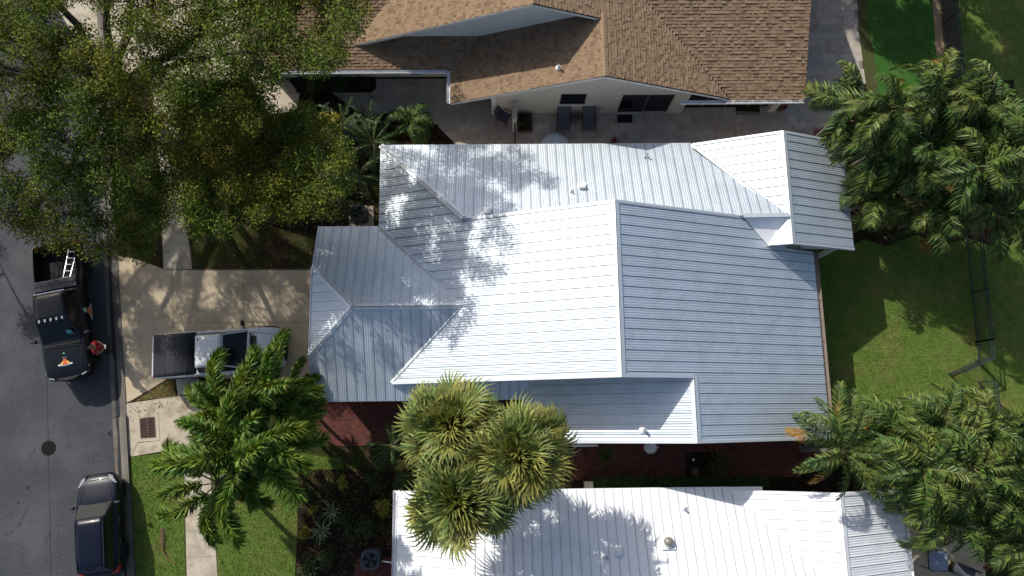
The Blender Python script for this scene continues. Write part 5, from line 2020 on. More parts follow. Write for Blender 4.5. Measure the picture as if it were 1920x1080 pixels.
wa, wb = at(293, 672, .9), at(536, 650, .9)
ang = math.atan2(wb.y - wa.y, wb.x - wa.x)
wc = (wa + wb) / 2
wt, xr, xc, xf, h0, h1, zr = pickup('silver_pickup', 'silver white pickup with black bed cover parked on the pale driveway', (wc.x, wc.y, .012), ang + R_(-1), M['carwhite'], 1.95,
                                    dict(cab_rear=-.92, nose=2.80, fbumper=M['plastic'], mirror=M['plastic'], bumper=M['plastic'], handle=M['chrome']))
mb = MB()
nx, ny = 2, 10
gp = []
for i in range(nx + 1):
    for j in range(ny + 1):
        b = -1 + 2 * j / ny
        gp.append((xr + .07 + (xc - .06 - xr - .07) * i / nx, b * .95, 1.345 + .03 * (1 - b * b)))
mb.add(gp, [(i * (ny + 1) + j, (i + 1) * (ny + 1) + j, (i + 1) * (ny + 1) + j + 1, i * (ny + 1) + j + 1) for i in range(nx) for j in range(ny)])
o = mb.build('bed_cover', M['cover'], wt, world=False, smooth=True)
md = o.modifiers.new('thickness', 'SOLIDIFY')
md.thickness = .03
md.offset = -1
mb = MB()
for k in range(3):
    xx = xr + .55 + k * .45
    mb.bar((xx, -.9, 1.36), (xx, 0, 1.378), .02, .008)
    mb.bar((xx, 0, 1.378), (xx, .9, 1.36), .02, .008)
mb.build('cover_ribs', M['plastic'], wt, world=False)
mb = MB()
mb.prism([(xf - .95, -.52), (xf - .10, -.45), (xf - .10, -.05), (xf - .95, -.05)], h0 + .068, h0 + .085)
mb.prism([(1.47, -.6), (1.7, -.6), (1.7, .6), (1.47, .6)], h1 + .062, h1 + .07)
mb.build('bonnet_stripe', M['cover'], wt, world=False)
mb = MB()
mb.lathe((xc + .32, .52, zr), [(.05, 0), (.045, .03), (.01, .05)], 10)
mb.build('roof_antenna', M['plastic'], wt, world=False)

# black work pickup in the street
ba, bb = at(106, 474, .9), at(137, 708, .9)
ang = math.atan2(bb.y - ba.y, bb.x - ba.x)
bc = (ba + bb) / 2
bt, xr, xc, xf, h0, h1, zr = pickup('black_pickup', 'black work pickup with orange emblems and an open bed, parked at the kerb', (bc.x + .0, bc.y, ROAD_Z), ang - R_(2.2), M['carblack'], 2.25,
                                    dict(rim=M['plastic'], cab_rear=-1.0, nose=2.95, mirror=M['plastic'], bumper=M['plastic'], handle=M['plastic']))
mb = MB()
mb.box((xc - .55, -.93, 1.12), (xc - .08, .93, 1.40))
tb = mb.build('tool_box', M['toolbox'], bt, world=False)
bevel(tb, .02)
mb = MB()
mb.box((xc - .33, -.95, 1.402), (xc - .30, .95, 1.41))
mb.build('lid_seam', M['plastic'], tb, world=False)
for k in range(5):
    yy = -.5 + .25 * k
    mb = MB()
    mb.prism([(.34, yy - .045), (.47, yy - .03), (.47, yy + .03), (.34, yy + .045)], zr + .005, zr + .045)
    mb.build('cab_light', M['lamp'], bt, world=False)
mb = MB()
mb.bar((xc + .16, -.66, zr - .005), (xc + .16, .66, zr - .005), .035, .03)
mb.build('rear_light_bar', M['chrome'], bt, world=False)


def emblem(fn, s):
    """the pointed orange figure with pale wings: (along, across) -> point"""
    def P(pts):
        return [fn(a * s, b * s) for a, b in pts]
    return [(P([(-.02, -.62), (.05, -.34), (.30, -.20), (.38, 0), (.30, .20), (.05, .34), (-.02, .62), (-.10, .62), (-.16, .28), (-.20, 0), (-.16, -.28), (-.10, -.62)]), 2),
            (P([(.00, -.48), (.24, -.20), (.32, 0), (.24, .20), (.00, .48), (-.08, .26), (-.12, 0), (-.08, -.26)]), 1),
            (P([(-.10, -.20), (.26, -.13), (.62, -.11), (.62, .11), (.26, .13), (-.10, .20)]), 0),
            (P([(.52, -.17), (.66, -.15), (.70, -.22), (.98, 0), (.70, .22), (.66, .15), (.52, .17)]), 3),
            (P([(-.14, -.56), (-.10, -.60), (-.14, .0), (-.10, .60), (-.14, .56), (-.20, 0)]), 4)]


lift = [0]


def hood_fn(a, b):
    return (2.28 - a, b, 0)


em = []
for i, (P, mi) in enumerate(emblem(lambda a, b: (2.30 - a, b, 0), .52)):
    Q_ = []
    for (x_, y_, _) in P:
        k = min(1, max(0, (x_ - 1.35) / 1.4))
        Q_.append((x_, y_, h1 + (h0 - h1) * k + .062 + .004 * i))
    em.append((Q_, mi))
decal('bonnet_emblem', em, bt, [M['decal_o'], M['decal_y'], M['decal_w'], M['decal_g'], M['decal_b']])
# the wheel on the same hand as the house is the truck's left side; its emblem sits on the doors
em = []
for i, (P, mi) in enumerate(emblem(lambda a, b: (b + .02, 1.005, .62 + a), .62)):
    Q_ = []
    for (x_, y_, z_) in P:
        yy = 1.004 if z_ < .95 else 1.004 - .02 * (z_ - .95) / .25
        if z_ > 1.22:
            yy = .955 - .23 * (z_ - 1.13) / .8 + .03
        Q_.append((x_, yy + .006 + .003 * i, z_))
    em.append((Q_, mi))
decal('door_emblem', em, bt, [M['decal_o'], M['decal_y'], M['decal_w'], M['decal_g'], M['decal_b']])


def lettering(name, text, size, mtx, m, parent):
    cu = bpy.data.curves.new(name, 'FONT')
    cu.body = text
    cu.size = size
    cu.extrude = .002
    cu.align_x = 'CENTER'
    cu.align_y = 'CENTER'
    tmp = bpy.data.objects.new('tmp', cu)
    COL.objects.link(tmp)
    dg = bpy.context.evaluated_depsgraph_get()
    me = bpy.data.meshes.new_from_object(tmp.evaluated_get(dg))
    bpy.data.objects.remove(tmp)
    me.name = name
    me.materials.clear()
    me.materials.append(m)
    o = link(name, me, parent)
    o.matrix_local = mtx
    return o


# letters along the left bed side, upright when seen from the kerb
lettering('lettering', '561-7', .26, Matrix(((-1, 0, 0, xr + 1.25), (0, 0, 1, 1.014), (0, 1, 0, 1.06), (0, 0, 0, 1))), M['lettering'], bt)
mb = MB()
mb.add([(1.02, .42, 1.50), (1.02, .66, 1.50), (.86, .62, 1.63), (.86, .40, 1.63)], [(0, 1, 2, 3)])
o = mb.build('windshield_sticker', M['sticker'], bt, world=False)
o.location = (.06, 0, .02)

# ladder lying in the bed
lad0, lad1 = at(138, 466, 1.05), at(124, 526, 1.30)
t = thing('ladder', 'short aluminium ladder lying in the open bed of the black pickup', 'ladder', lad0)
d = (lad1 - lad0)
s = Vector((-d.y, d.x, 0)).normalized() * .17
for sg in (-1, 1):
    mb = MB()
    mb.bar(lad0 + s * sg * 1.15, lad1 + s * sg * .85, .035, .07)
    mb.build('rail', M['alu'], t)
for k in range(5):
    c = lad0 + d * (.1 + .2 * k)
    mb = MB()
    w_ = 1.12 - .06 * k
    mb.bar(c - s * w_ * .93, c + s * w_ * .93, .035, .03)
    mb.build('rung', M['alu'], t)

# dark blue family car
sa, sb = at(192, 1068, .75), at(186, 889, .7)
ang = math.atan2(sb.y - sa.y, sb.x - sa.x)
sc_ = (sa + sb) / 2
t = thing('blue_car', 'dark blue compact SUV parked at the kerb in the bottom left corner', 'car', (sc_.x, sc_.y - .12, ROAD_Z), ang)


def sring(w, zt, low=.34, cr=.05):
    return [(.86 * w, low), (w, low + .16), (w * 1.0, .72), (w * .985, zt - .09), (w * .95, zt - .02), (w * .86, zt + .01), (w * .72, zt + cr * .6), (w * .4, zt + cr), (0, zt + cr * 1.15)]


B_W = .88
rings = [(2.14, sring(.44, .58)), (2.08, sring(.60, .70)), (1.92, sring(.76, .80)), (1.65, sring(.84, .88)), (1.25, sring(B_W, .96)), (.95, sring(B_W, 1.02)), (.4, sring(B_W, 1.04)), (-1.3, sring(B_W, 1.05)),
         (-1.85, sring(.86, 1.02)), (-2.05, sring(.80, .95)), (-2.12, sring(.70, .85))]
o = loft(rings).build('body', M['carblue'], t, world=False, smooth=True)
bevel(o, .03)
zb, zr = .97, 1.56
xb0, xb1, xt0, xt1, yb, yt = -1.98, 1.00, -1.72, .34, .82, .62
vs = [(xb0, -yb * .9, zb), (xb1, -yb * .93, zb), (xb1, yb * .93, zb), (xb0, yb * .9, zb), (xt0, -yt * .95, zr - .03), (xt1, -yt, zr - .03), (xt1, yt, zr - .03), (xt0, yt * .95, zr - .03)]
mb = MB()
mb.add(vs, [(0, 1, 5, 4), (1, 2, 6, 5), (2, 3, 7, 6), (3, 0, 4, 7), (0, 3, 2, 1)])
bevel(mb.build('cabin', M['carblue'], t, world=False), .04)
rp = []
for i in range(9):
    for j in range(7):
        a, b = i / 8, j / 6
        rp.append((xt0 - .02 + (xt1 - xt0 + .04) * a, (-yt + 2 * yt * b) * (.95 + .05 * a), zr - .03 + .05 * (1 - (2 * a - 1) ** 2) ** .5 + .035 * (1 - (2 * b - 1) ** 2)))
mb = MB()
mb.add(rp, [(i * 7 + j, (i + 1) * 7 + j, (i + 1) * 7 + j + 1, i * 7 + j + 1) for i in range(8) for j in range(6)])
o = mb.build('roof', M['carblue'], t, world=False, smooth=True)
md = o.modifiers.new('thickness', 'SOLIDIFY')
md.thickness = .05
md.offset = 0
panel_quad('windshield', vs[1], vs[2], vs[6], vs[5], M['glass'], t, .014, .07)
panel_quad('rear_window', vs[3], vs[0], vs[4], vs[7], M['glass'], t, .012, .08)
for s_, (A, B, C, D) in ((-1, (vs[0], vs[1], vs[5], vs[4])), (1, (vs[2], vs[3], vs[7], vs[6]))):
    A, B, C, D = [Vector(q_) for q_ in (A, B, C, D)]
    if s_ == 1:
        A, B, C, D = B, A, D, C
    for k0, k1 in ((0, .22), (.22, .55), (.55, 1)):
        panel_quad('side_window', A.lerp(B, k0), A.lerp(B, k1), D.lerp(C, k1), D.lerp(C, k0), M['glass'], t, .014, .05)
    mb = MB()
    mb.bar((xt0 + .1, s_ * (yt - .06), zr + .035), (xt1 - .15, s_ * (yt - .04), zr + .035), .03, .03)
    mb.build('roof_rail', M['plastic'], t, world=False)
    mb = MB()
    mb.bar((.86, s_ * .80, 1.03), (.82, s_ * .92, 1.05), .04, .04)
    mb.prism([(.90, s_ * .90), (.86, s_ * 1.06), (.78, s_ * 1.07), (.76, s_ * .93)], .98, 1.12)
    bevel(mb.build('side_mirror', M['carblue'] if s_ < 0 else M['plastic'], t, world=False), .03)
    mb = MB()
    for xx in (.92, -.15, -1.05):
        mb.bar((xx, s_ * (B_W + .002), .5), (xx, s_ * (B_W * .985), .95), .012, .012, up=(1, 0, 0))
    mb.build('door_seams', M['plastic'], t, world=False)
    for xx in (.0, -.9):
        mb = MB()
        mb.bar((xx, s_ * (B_W + .015), .86), (xx + .16, s_ * (B_W + .015), .86), .025, .025)
        mb.build('door_handle', M['chrome'], t, world=False)
    mb = MB()
    mb.prism([(2.06, s_ * .50), (1.98, s_ * .66), (1.66, s_ * .83), (1.66, s_ * .74), (1.92, s_ * .52)], .72, .865)
    mb.build('headlight', M['lamp'], t, world=False)
    mb = MB()
    mb.prism([(-2.10, s_ * .56), (-2.07, s_ * .78), (-1.80, s_ * .885), (-1.80, s_ * .84), (-2.0, s_ * .58)], .80, 1.0)
    mb.build('tail_light', M['redlamp'], t, world=False)
    for x_ in (1.33, -1.28):
        wheel(t, x_, s_ * .765, .34, .20, M['plastic'])
        mb = MB()
        mb.tube([(x_ + .41 * math.cos(math.pi * k / 10), s_ * (B_W + .005), .34 + .41 * math.sin(math.pi * k / 10)) for k in range(11)], .03, 6)
        mb.build('wheel_arch', M['plastic'], t, world=False)
mb = MB()
mb.bar((1.72, -.52, .945), (1.00, -.70, 1.06), .014, .008)
mb.bar((1.72, .52, .945), (1.00, .70, 1.06), .014, .008)
mb.bar((1.9, -.5, .885), (1.9, .5, .885), .02, .008)
mb.build('bonnet_seams', M['plastic'], t, world=False)
mb = MB()
mb.box((2.02, -.42, .56), (2.155, .42, .70))
mb.build('grille', M['plastic'], t, world=False)
mb = MB()
mb.lathe((2.03, 0, .735), [(.05, 0), (.05, .02)], 12)
mb.build('badge', M['chrome'], t, world=False)
mb = MB()
mb.prism([(xt0 - .14, -.5), (xt0 + .06, -.56), (xt0 + .06, .56), (xt0 - .14, .5)], zr - .005, zr + .03)
mb.build('roof_spoiler', M['carblue'], t, world=False)

# ================================================================== THE PERSON
person = thing('person', 'person in a red shirt and dark trousers standing beside the bonnet of the black pickup', 'person', at(209, 657, .0), 0)
FACE = R_(8)                                                  # looks towards the house


def skin(name, pts, edges, rad, m, parent, level=2):
    me = bpy.data.meshes.new(name)
    me.from_pydata(pts, edges, [])
    me.materials.append(m)
    o = link(name, me, parent)
    md = o.modifiers.new('skin', 'SKIN')
    md.use_smooth_shade = True
    me.skin_vertices  # layer made by the modifier
    lay = me.skin_vertices[0].data
    for i, r in enumerate(rad):
        lay[i].radius = r if hasattr(r, '__len__') else (r, r)
        lay[i].use_root = i == 0
    sd = o.modifiers.new('subdivision', 'SUBSURF')
    sd.levels = level
    sd.render_levels = level
    o.rotation_euler = (0, 0, FACE)
    return o


# x forward, y left, metres
pts = [(0, 0, .93), (0.0, 0, 1.10), (.01, 0, 1.30), (.01, 0, 1.46), (.02, 0, 1.54), (.04, 0, 1.62), (.05, 0, 1.71), (.04, 0, 1.76)]
rad = [(.15, .11), (.14, .10), (.17, .115), (.12, .09), (.058, .058), (.085, .095), (.08, .095), (.05, .06)]
edges = [(0, 1), (1, 2), (2, 3), (3, 4), (4, 5), (5, 6), (6, 7)]
for sg in (-1, 1):
    b = len(pts)
    pts += [(0, sg * .10, .86), (.02, sg * .12, .50), (-.01, sg * .13, .10), (.05, sg * .135, .045), (.16, sg * .15, .03)]
    rad += [.095, .065, .045, .042, .03]
    edges += [(0, b), (b, b + 1), (b + 1, b + 2), (b + 2, b + 3), (b + 3, b + 4)]
    b = len(pts)
    pts += [(.0, sg * .19, 1.42), (-.02, sg * .29, 1.16), (.18, sg * .19, 1.13), (.27, sg * .11, 1.17), (.31, sg * .085, 1.18)]
    rad += [.062, .046, .034, .030, .032]
    edges += [(3, b), (b, b + 1), (b + 1, b + 2), (b + 2, b + 3), (b + 3, b + 4)]
    h = b + 4
    for k, (dy, l) in enumerate(((.03, .055), (.012, .065), (-.006, .062), (-.022, .05))):
        c = len(pts)
        pts += [(.335, sg * (.085 + dy * .8), 1.185 - .005 * k), (.335 + l * .6, sg * (.080 + dy * .8), 1.19 - .01 * k), (.335 + l * .85, sg * (.07 + dy * .7), 1.17 - .01 * k)]
        rad += [.010, .009, .0075]
        edges += [(h, c), (c, c + 1), (c + 1, c + 2)]
    c = len(pts)
    pts += [(.30, sg * .055, 1.20), (.335, sg * .04, 1.215)]
    rad += [.011, .009]
    edges += [(h, c), (c, c + 1)]
# nose
b = len(pts)
pts += [(.145, 0, 1.655)]
rad += [.016]
edges += [(5, b)]
skin('body', pts, edges, rad, M['skin'], person)
sp = [(0, 0, .90), (0.0, 0, 1.10), (.01, 0, 1.30), (.01, 0, 1.45), (.015, 0, 1.50)]
sr = [(.175, .135), (.165, .125), (.20, .14), (.14, .11), (.085, .08)]
se = [(0, 1), (1, 2), (2, 3), (3, 4)]
for sg in (-1, 1):
    b = len(sp)
    sp += [(.0, sg * .20, 1.42), (-.02, sg * .285, 1.20)]
    sr += [.085, .07]
    se += [(3, b), (b, b + 1)]
skin('shirt', sp, se, sr, M['red'], person)
tp = [(0, 0, .95)]
tr = [(.165, .13)]
te = []
for sg in (-1, 1):
    b = len(tp)
    tp += [(0, sg * .10, .86), (.02, sg * .12, .50), (-.01, sg * .13, .12)]
    tr += [.115, .085, .07]
    te += [(0, b), (b, b + 1), (b + 1, b + 2)]
skin('trousers', tp, te, tr, M['trouser'], person)
skin('hair', [(.015, 0, 1.70), (.02, 0, 1.765), (-.02, 0, 1.66)], [(0, 1), (0, 2)], [(.092, .105), (.062, .075), (.07, .07)], M['hair'], person)
for sg in (-1, 1):
    skin('shoe', [(-.05, sg * .13, .045), (.06, sg * .138, .045), (.18, sg * .152, .035)], [(0, 1), (1, 2)], [.05, .05, .04], M['black'], person)
    mb = MB()
    mb.lathe((.125, sg * .035, 1.665), [(.004, 0), (.012, .006), (.012, .012), (.004, .018)], 8)
    o = mb.build('eye', M['black'], person, world=False)
    o.rotation_euler = (0, 0, FACE)
    mb = MB()
    mb.tube([(.03, sg * .088, 1.61), (.02, sg * .10, 1.65), (.04, sg * .092, 1.68)], [.012, .018, .01], 7)
    o = mb.build('ear', M['skin'], person, world=False)
    o.rotation_euler = (0, 0, FACE)
mb = MB()
mb.bar((.128, -.025, 1.60), (.128, .025, 1.60), .008, .008)
o = mb.build('mouth', M['redlamp'], person, world=False)
o.rotation_euler = (0, 0, FACE)
pl = ORI[person.name]
t = thing('controller', 'pale handheld controller held in both hands by the person in red', 'controller', (pl[0] + .36 * math.cos(FACE), pl[1] + .36 * math.sin(FACE), 1.15), FACE)
mb = MB()
mb.box((-.05, -.09, 0), (.04, .09, .035))
bevel(mb.build('body', M['whitemetal'], t, world=False), .012)
for sg in (-1, 1):
    mb = MB()
    mb.tube([(-.01, sg * .085, .015), (-.09, sg * .095, .0)], [.022, .018], 8)
    mb.build('grip', M['whitemetal'], t, world=False)
mb = MB()
mb.box((.042, -.08, .03), (.11, .08, .042))
mb.build('screen', M['glass'], t, world=False)

# ================================================================== YARD OBJECTS


def condenser(label, c, s=.8, h=.78, lit=False):
    t = thing('air_conditioner', label, 'air conditioner', c)
    mb = MB()
    k = s / 2
    ch = .12
    mb.prism([(-k + ch, -k), (k - ch, -k), (k, -k + ch), (k, k - ch), (k - ch, k), (-k + ch, k), (-k, k - ch), (-k, -k + ch)], .04, h)
    mb.build('casing', M['acgrey'], t, world=False)
    mb = MB()
    for i in range(7):
        z = .12 + .09 * i
        mb.prism([(-k + ch, -k - .008), (k - ch, -k - .008), (k + .008, -k + ch), (k + .008, k - ch), (k - ch, k + .008), (-k + ch, k + .008), (-k - .008, k - ch), (-k - .008, -k + ch)], z, z + .03)
    mb.build('louvres', M['acgrey'], t, world=False)
    mb = MB()
    mb.lathe((0, 0, h + .002), [(k * .80, 0), (k * .80, .012), (k * .78, .014)], 28)
    mb.build('fan_opening', M['hole'], t, world=False)
    for i in range(4):
        a = i * math.pi / 2 + .3
        mb = MB()
        P = [(.05, -.02), (k * .72, -.10), (k * .74, .12), (.06, .05)]
        ca, sa_ = math.cos(a), math.sin(a)
        mb.add([(x_ * ca - y_ * sa_, x_ * sa_ + y_ * ca, h + .02 + (.012 if y_ > 0 else 0)) for x_, y_ in P], [(0, 1, 2, 3)])
        mb.build('fan_blade', M['acgrey'], t, world=False)
    mb = MB()
    for r_ in (.18, .36, .54, .72, .82):
        pts = [(k * r_ * math.cos(2 * math.pi * i / 24), k * r_ * math.sin(2 * math.pi * i / 24), h + .05) for i in range(25)]
        mb.tube(pts, .005, 4, cap=False)
    for i in range(4):
        a = i * math.pi / 4
        mb.bar((-k * .84 * math.cos(a), -k * .84 * math.sin(a), h + .05), (k * .84 * math.cos(a), k * .84 * math.sin(a), h + .05), .008, .008)
    mb.build('fan_guard', M['black'], t, world=False)
    return t


condenser('air conditioner on a pale pad at the notch of the metal roof under the oaks', at(677, 406, .02), .72)
condenser('air conditioner at the bottom edge beside the white gutter', at(700, 1044, .02), .78)
t = thing('conduit', 'pale conduit from the lower air conditioner to the white roofed house', 'pipe', at(718, 1052))
mb = MB()
mb.tube([at(716, 1052, .5), at(735, 1055, .55), at(752, 1058, .5)], .03, 7)
mb.build('pipe', M['whitemetal'], t)

# the fence along the back: one thing per run, each picket a part


def fence(name, label, p, q, h=1.25, post=2.4, pick=.105, wide=False):
    p, q = Vector(p), Vector(q)
    d = q - p
    L = d.length
    d.normalize()
    t = thing(name, label, 'fence', p)
    n = max(1, round(L / post))
    for i in range(n + 1):
        c = p + d * (L * i / n)
        mb = MB()
        mb.box((c.x - .03, c.y - .03, 0), (c.x + .03, c.y + .03, h + .04))
        mb.build('post', M['fence'], t)
    for z in (h, h - .18, .15):
        mb = MB()
        mb.bar(p + Vector((0, 0, z)), q + Vector((0, 0, z)), .035, .035)
        mb.build('rail', M['fence'], t)
    k = int(L / pick)
    me = None
    for i in range(1, k):
        c = p + d * (i * L / k)
        if me is None:
            mb = MB()
            mb.box((-.009, -.009, .06), (.009, .009, h - .02))
            me = mb.mesh('picket', M['fence'])
        o = link('picket', me, t)
        o.location = c - p
    return t


f0, f1 = at(1789, -60, 1.25), at(1863, 636, 1.25)
f0.z = f1.z = 0
fence('picket_fence', 'long dark metal picket fence between the lawns, running down to the open gate', f0, f1)
g0 = at(1866, 671, 1.25)
g0.z = 0
fence('picket_fence', 'short end piece of metal fence at the hinge of the open gate', at(1862, 630, 0) * 1.0 if False else f1, g0)
g1 = at(1811, 697, 1.25)
g1.z = 0
t = fence('picket_gate', 'metal picket gate standing open into the sunny back lawn', g0 + (g1 - g0) * .05, g1, post=5)
t['category'] = 'gate'
s0 = at(1869, 714, 1.25)
s0.z = 0
s1 = at(1895, 905, 1.25)
s1.z = 0
fence('picket_fence', 'metal picket fence going from the gate into the lower palm clump', s0, s1)

# neighbour's patio


def lounger(label, u0, u1, v0, v1):
    a, b = at((u0 + u1) / 2, v0, .75), at((u0 + u1) / 2, v1, .3)
    w_ = .62
    c = Vector(((a.x + b.x) / 2, (a.y + b.y) / 2, 0))
    t = thing('lounge_chair', label, 'lounge chair', (c.x, c.y, .02), group='lounge chairs on the neighbouring patio')
    L = abs(a.y - b.y) + .25
    prof = [(L * .5, .86), (L * .12, .36), (-L * .10, .34), (-L * .5, .34)]
    for i, nm in enumerate(('back_sling', 'seat_sling', 'leg_sling')):
        (y0, z0), (y1, z1) = prof[i], prof[i + 1]
        mb = MB()
        mb.add([(-w_ / 2 + .03, y0, z0), (w_ / 2 - .03, y0, z0), (w_ / 2 - .03, y1, z1), (-w_ / 2 + .03, y1, z1),
                (-w_ / 2 + .03, y0, z0 - .012), (w_ / 2 - .03, y0, z0 - .012), (w_ / 2 - .03, y1, z1 - .012), (-w_ / 2 + .03, y1, z1 - .012)],
               [(3, 2, 1, 0), (4, 5, 6, 7), (0, 1, 5, 4), (1, 2, 6, 5), (2, 3, 7, 6), (3, 0, 4, 7)])
        mb.build(nm, M['sling'], t, world=False)
    for sg in (-1, 1):
        mb = MB()
        mb.tube([(sg * w_ / 2, y_, z_) for y_, z_ in prof], .02, 7)
        mb.build('side_rail', M['black'], t, world=False)
        for y_ in (L * .2, -L * .42):
            mb = MB()
            mb.tube([(sg * w_ / 2, y_, .34), (sg * (w_ / 2 + .02), y_ - .03, 0)], .017, 6)
            mb.build('leg', M['black'], t, world=False)
        mb = MB()
        mb.tube([(sg * (w_ / 2 + .02), L * .26, .58), (sg * (w_ / 2 + .04), -.12, .56), (sg * (w_ / 2 + .02), -.2, .36)], .016, 6)
        mb.build('armrest', M['black'], t, world=False)
    return t


lounger('dark sling lounge chair under the window, left of the wire side table', 1048, 1067, 203, 240)
lounger('dark sling lounge chair right of the wire side table', 1095, 1114, 203, 240)
t = thing('side_table', 'small round wire side table between two dark lounge chairs', 'table', at(1078, 226, .02))
mb = MB()
for r_ in (.08, .16, .25):
    mb.tube([(r_ * math.cos(2 * math.pi * i / 20), r_ * math.sin(2 * math.pi * i / 20), .48) for i in range(21)], .012, 5, cap=False)
for i in range(4):
    a = i * math.pi / 4
    mb.bar((-.25 * math.cos(a), -.25 * math.sin(a), .475), (.25 * math.cos(a), .25 * math.sin(a), .475), .014, .01)
mb.build('table_top', M['black'], t, world=False)
for i in range(3):
    a = i * 2.094 + .5
    mb = MB()
    mb.tube([(.2 * math.cos(a), .2 * math.sin(a), .47), (.08 * math.cos(a), .08 * math.sin(a), .24), (.24 * math.cos(a), .24 * math.sin(a), 0)], .012, 5)
    mb.build('leg', M['black'], t, world=False)
t = thing('door_mat', 'dark rectangular door mat in front of the sliding door', 'mat', at(1171, 221, .022))
mb = MB()
a, b = at(1157, 213, .02), at(1186, 230, .02)
mb.prism([(a.x, b.y), (b.x, b.y), (b.x, a.y), (a.x, a.y)], .020, .038)
mb.build('mat', M['screen'], t)
mb = MB()
mb.prism([(a.x + .06, b.y + .05), (b.x - .06, b.y + .05), (b.x - .06, a.y - .05), (a.x + .06, a.y - .05)], .039, .042)
mb.build('mat_pile', M['bedliner'], t)
# patio chair left of the privacy wall
t = thing('patio_chair', 'dark patio armchair left of the short white privacy wall', 'chair', at(945, 226, .02), R_(60))
mb = MB()
mb.box((-.28, -.27, .40), (.28, .27, .44))
bevel(mb.build('seat', M['sling'], t, world=False), .02)
mb = MB()
mb.add([(-.28, .25, .44), (.28, .25, .44), (.26, .42, .98), (-.26, .42, .98), (-.28, .28, .43), (.28, .28, .43), (.26, .45, .98), (-.26, .45, .98)],
       [(0, 1, 2, 3), (7, 6, 5, 4), (0, 4, 5, 1), (1, 5, 6, 2), (2, 6, 7, 3), (3, 7, 4, 0)])
mb.build('backrest', M['sling'], t, world=False)
for sx in (-1, 1):
    for sy in (-1, 1):
        mb = MB()
        mb.tube([(sx * .27, sy * .24, .42), (sx * .30, sy * .32, 0)], .018, 6)
        mb.build('leg', M['black'], t, world=False)
    mb = MB()
    mb.tube([(sx * .31, .3, .62), (sx * .33, -.2, .62), (sx * .31, -.27, .42)], .02, 6)
    mb.build('armrest', M['black'], t, world=False)
# privacy wall and dark gate board
pa, pb = at(964, 238, 0), at(965, 214, 0)
t = thing('privacy_wall', 'short white stucco privacy wall standing out from the gable wall', 'wall', (pa.x, (pa.y + pb.y) / 2, 0))
mb = MB()
mb.box((pa.x - .09, pa.y - .25, 0), (pa.x + .09, 14.78, 1.5))
mb.build('wall', M['stuccow'], t)
mb = MB()
mb.box((pa.x - .12, pa.y - .28, 1.502), (pa.x + .12, 14.775, 1.56))
mb.build('coping', M['stone'], t)
t = thing('side_gate', 'narrow brown board gate seen edge on below the privacy wall', 'gate', (pa.x, pa.y - 1, 0))
for k in range(8):
    y_ = pa.y - .40 - k * .15
    mb = MB()
    mb.box((pa.x - .02, y_ - .068, .06), (pa.x + .02, y_ + .068, 1.35))
    mb.build('board', M['wood'], t)
mb = MB()
mb.box((pa.x + .021, pa.y - 1.55, .3), (pa.x + .05, pa.y - .33, .38))
mb.box((pa.x + .021, pa.y - 1.55, 1.1), (pa.x + .05, pa.y - .33, 1.18))
mb.build('batten', M['wood'], t)
a, b = at(972, 216, 0), at(998, 249, 0)
t = thing('planter_box', 'dark square planter bed with a bushy plant beside the privacy wall', 'planter', ((a.x + b.x) / 2, (a.y + b.y) / 2, 0))
mb = MB()
x0, x1, y0, y1 = a.x, b.x, b.y, a.y
for A, B in (((x0, y0), (x1, y0 + .05)), ((x0, y1 - .05), (x1, y1)), ((x0, y0 + .051), (x0 + .05, y1 - .051)), ((x1 - .05, y0 + .051), (x1, y1 - .051))):
    mb.box((A[0], A[1], .015), (B[0], B[1], .22))
mb.build('box', M['wood'], t)
mb = MB()
mb.box((x0 + .051, y0 + .051, .015), (x1 - .051, y1 - .051, .18))
mb.build('soil', M['mulch'], t)
bush('patio_plant', 'bushy dark plant growing in the square planter bed', 'plant', ((x0 + x1) / 2, (y0 + y1) / 2, 0), .42, .75, M['dark_leaf'], 420, .06, 6)
# pale covered table at the eave
c = at(1040, 266, .55)
t = thing('covered_table', 'pale blue grey covered round table half hidden by the metal roof eave', 'table', (c.x, c.y - .25, .02))
mb = MB()
mb.lathe((0, 0, 0), [(.80, .05), (.74, .30), (.70, .54), (.62, .60), (.25, .64), (.02, .65)], 24)
o = mb.build('cover', M['palecover'], t, world=False, smooth=True)
mb = MB()
for k in range(9):
    a = k * .698
    mb.tube([(.63 * math.cos(a), .63 * math.sin(a), .605), (.715 * math.cos(a), .715 * math.sin(a), .53), (.81 * math.cos(a), .81 * math.sin(a), .06)], .018, 5)
mb.build('cover_folds', M['palecover'], t, world=False)
# recessed planter at the lanai column
c = at(1462, 203, 0)
t = thing('column_planter', 'small dark planter beside the stucco corner column', 'planter', (c.x, c.y, 0))
mb = MB()
mb.lathe((0, 0, .012), [(.18, 0), (.25, .32), (.26, .35), (.22, .35), (.20, .27)], 14)
mb.build('pot', M['wood'], t, world=False)
V, F = leaf_cloud([(0, 0, .42)], [.24], 1500, .05)
tag(fast_mesh('foliage', V, F, M['redleaf'], t), kind='stuff')
# terracotta pots among the palms
for (u, v, r_, lab) in ((1627, 192, .26, 'orange terracotta pot glimpsed between palm fronds beside the patio'),):
    t = thing('plant_pot', lab, 'pot', at(u, v, 2.2))
    t.location.z = 0
    mb = MB()
    mb.lathe((0, 0, 0), [(r_ * .7, 0), (r_, .55), (r_ * 1.12, .56), (r_ * 1.12, .66), (r_ * .95, .66), (r_ * .9, .5)], 18)
    mb.build('pot', M['terracotta'], t, world=False)
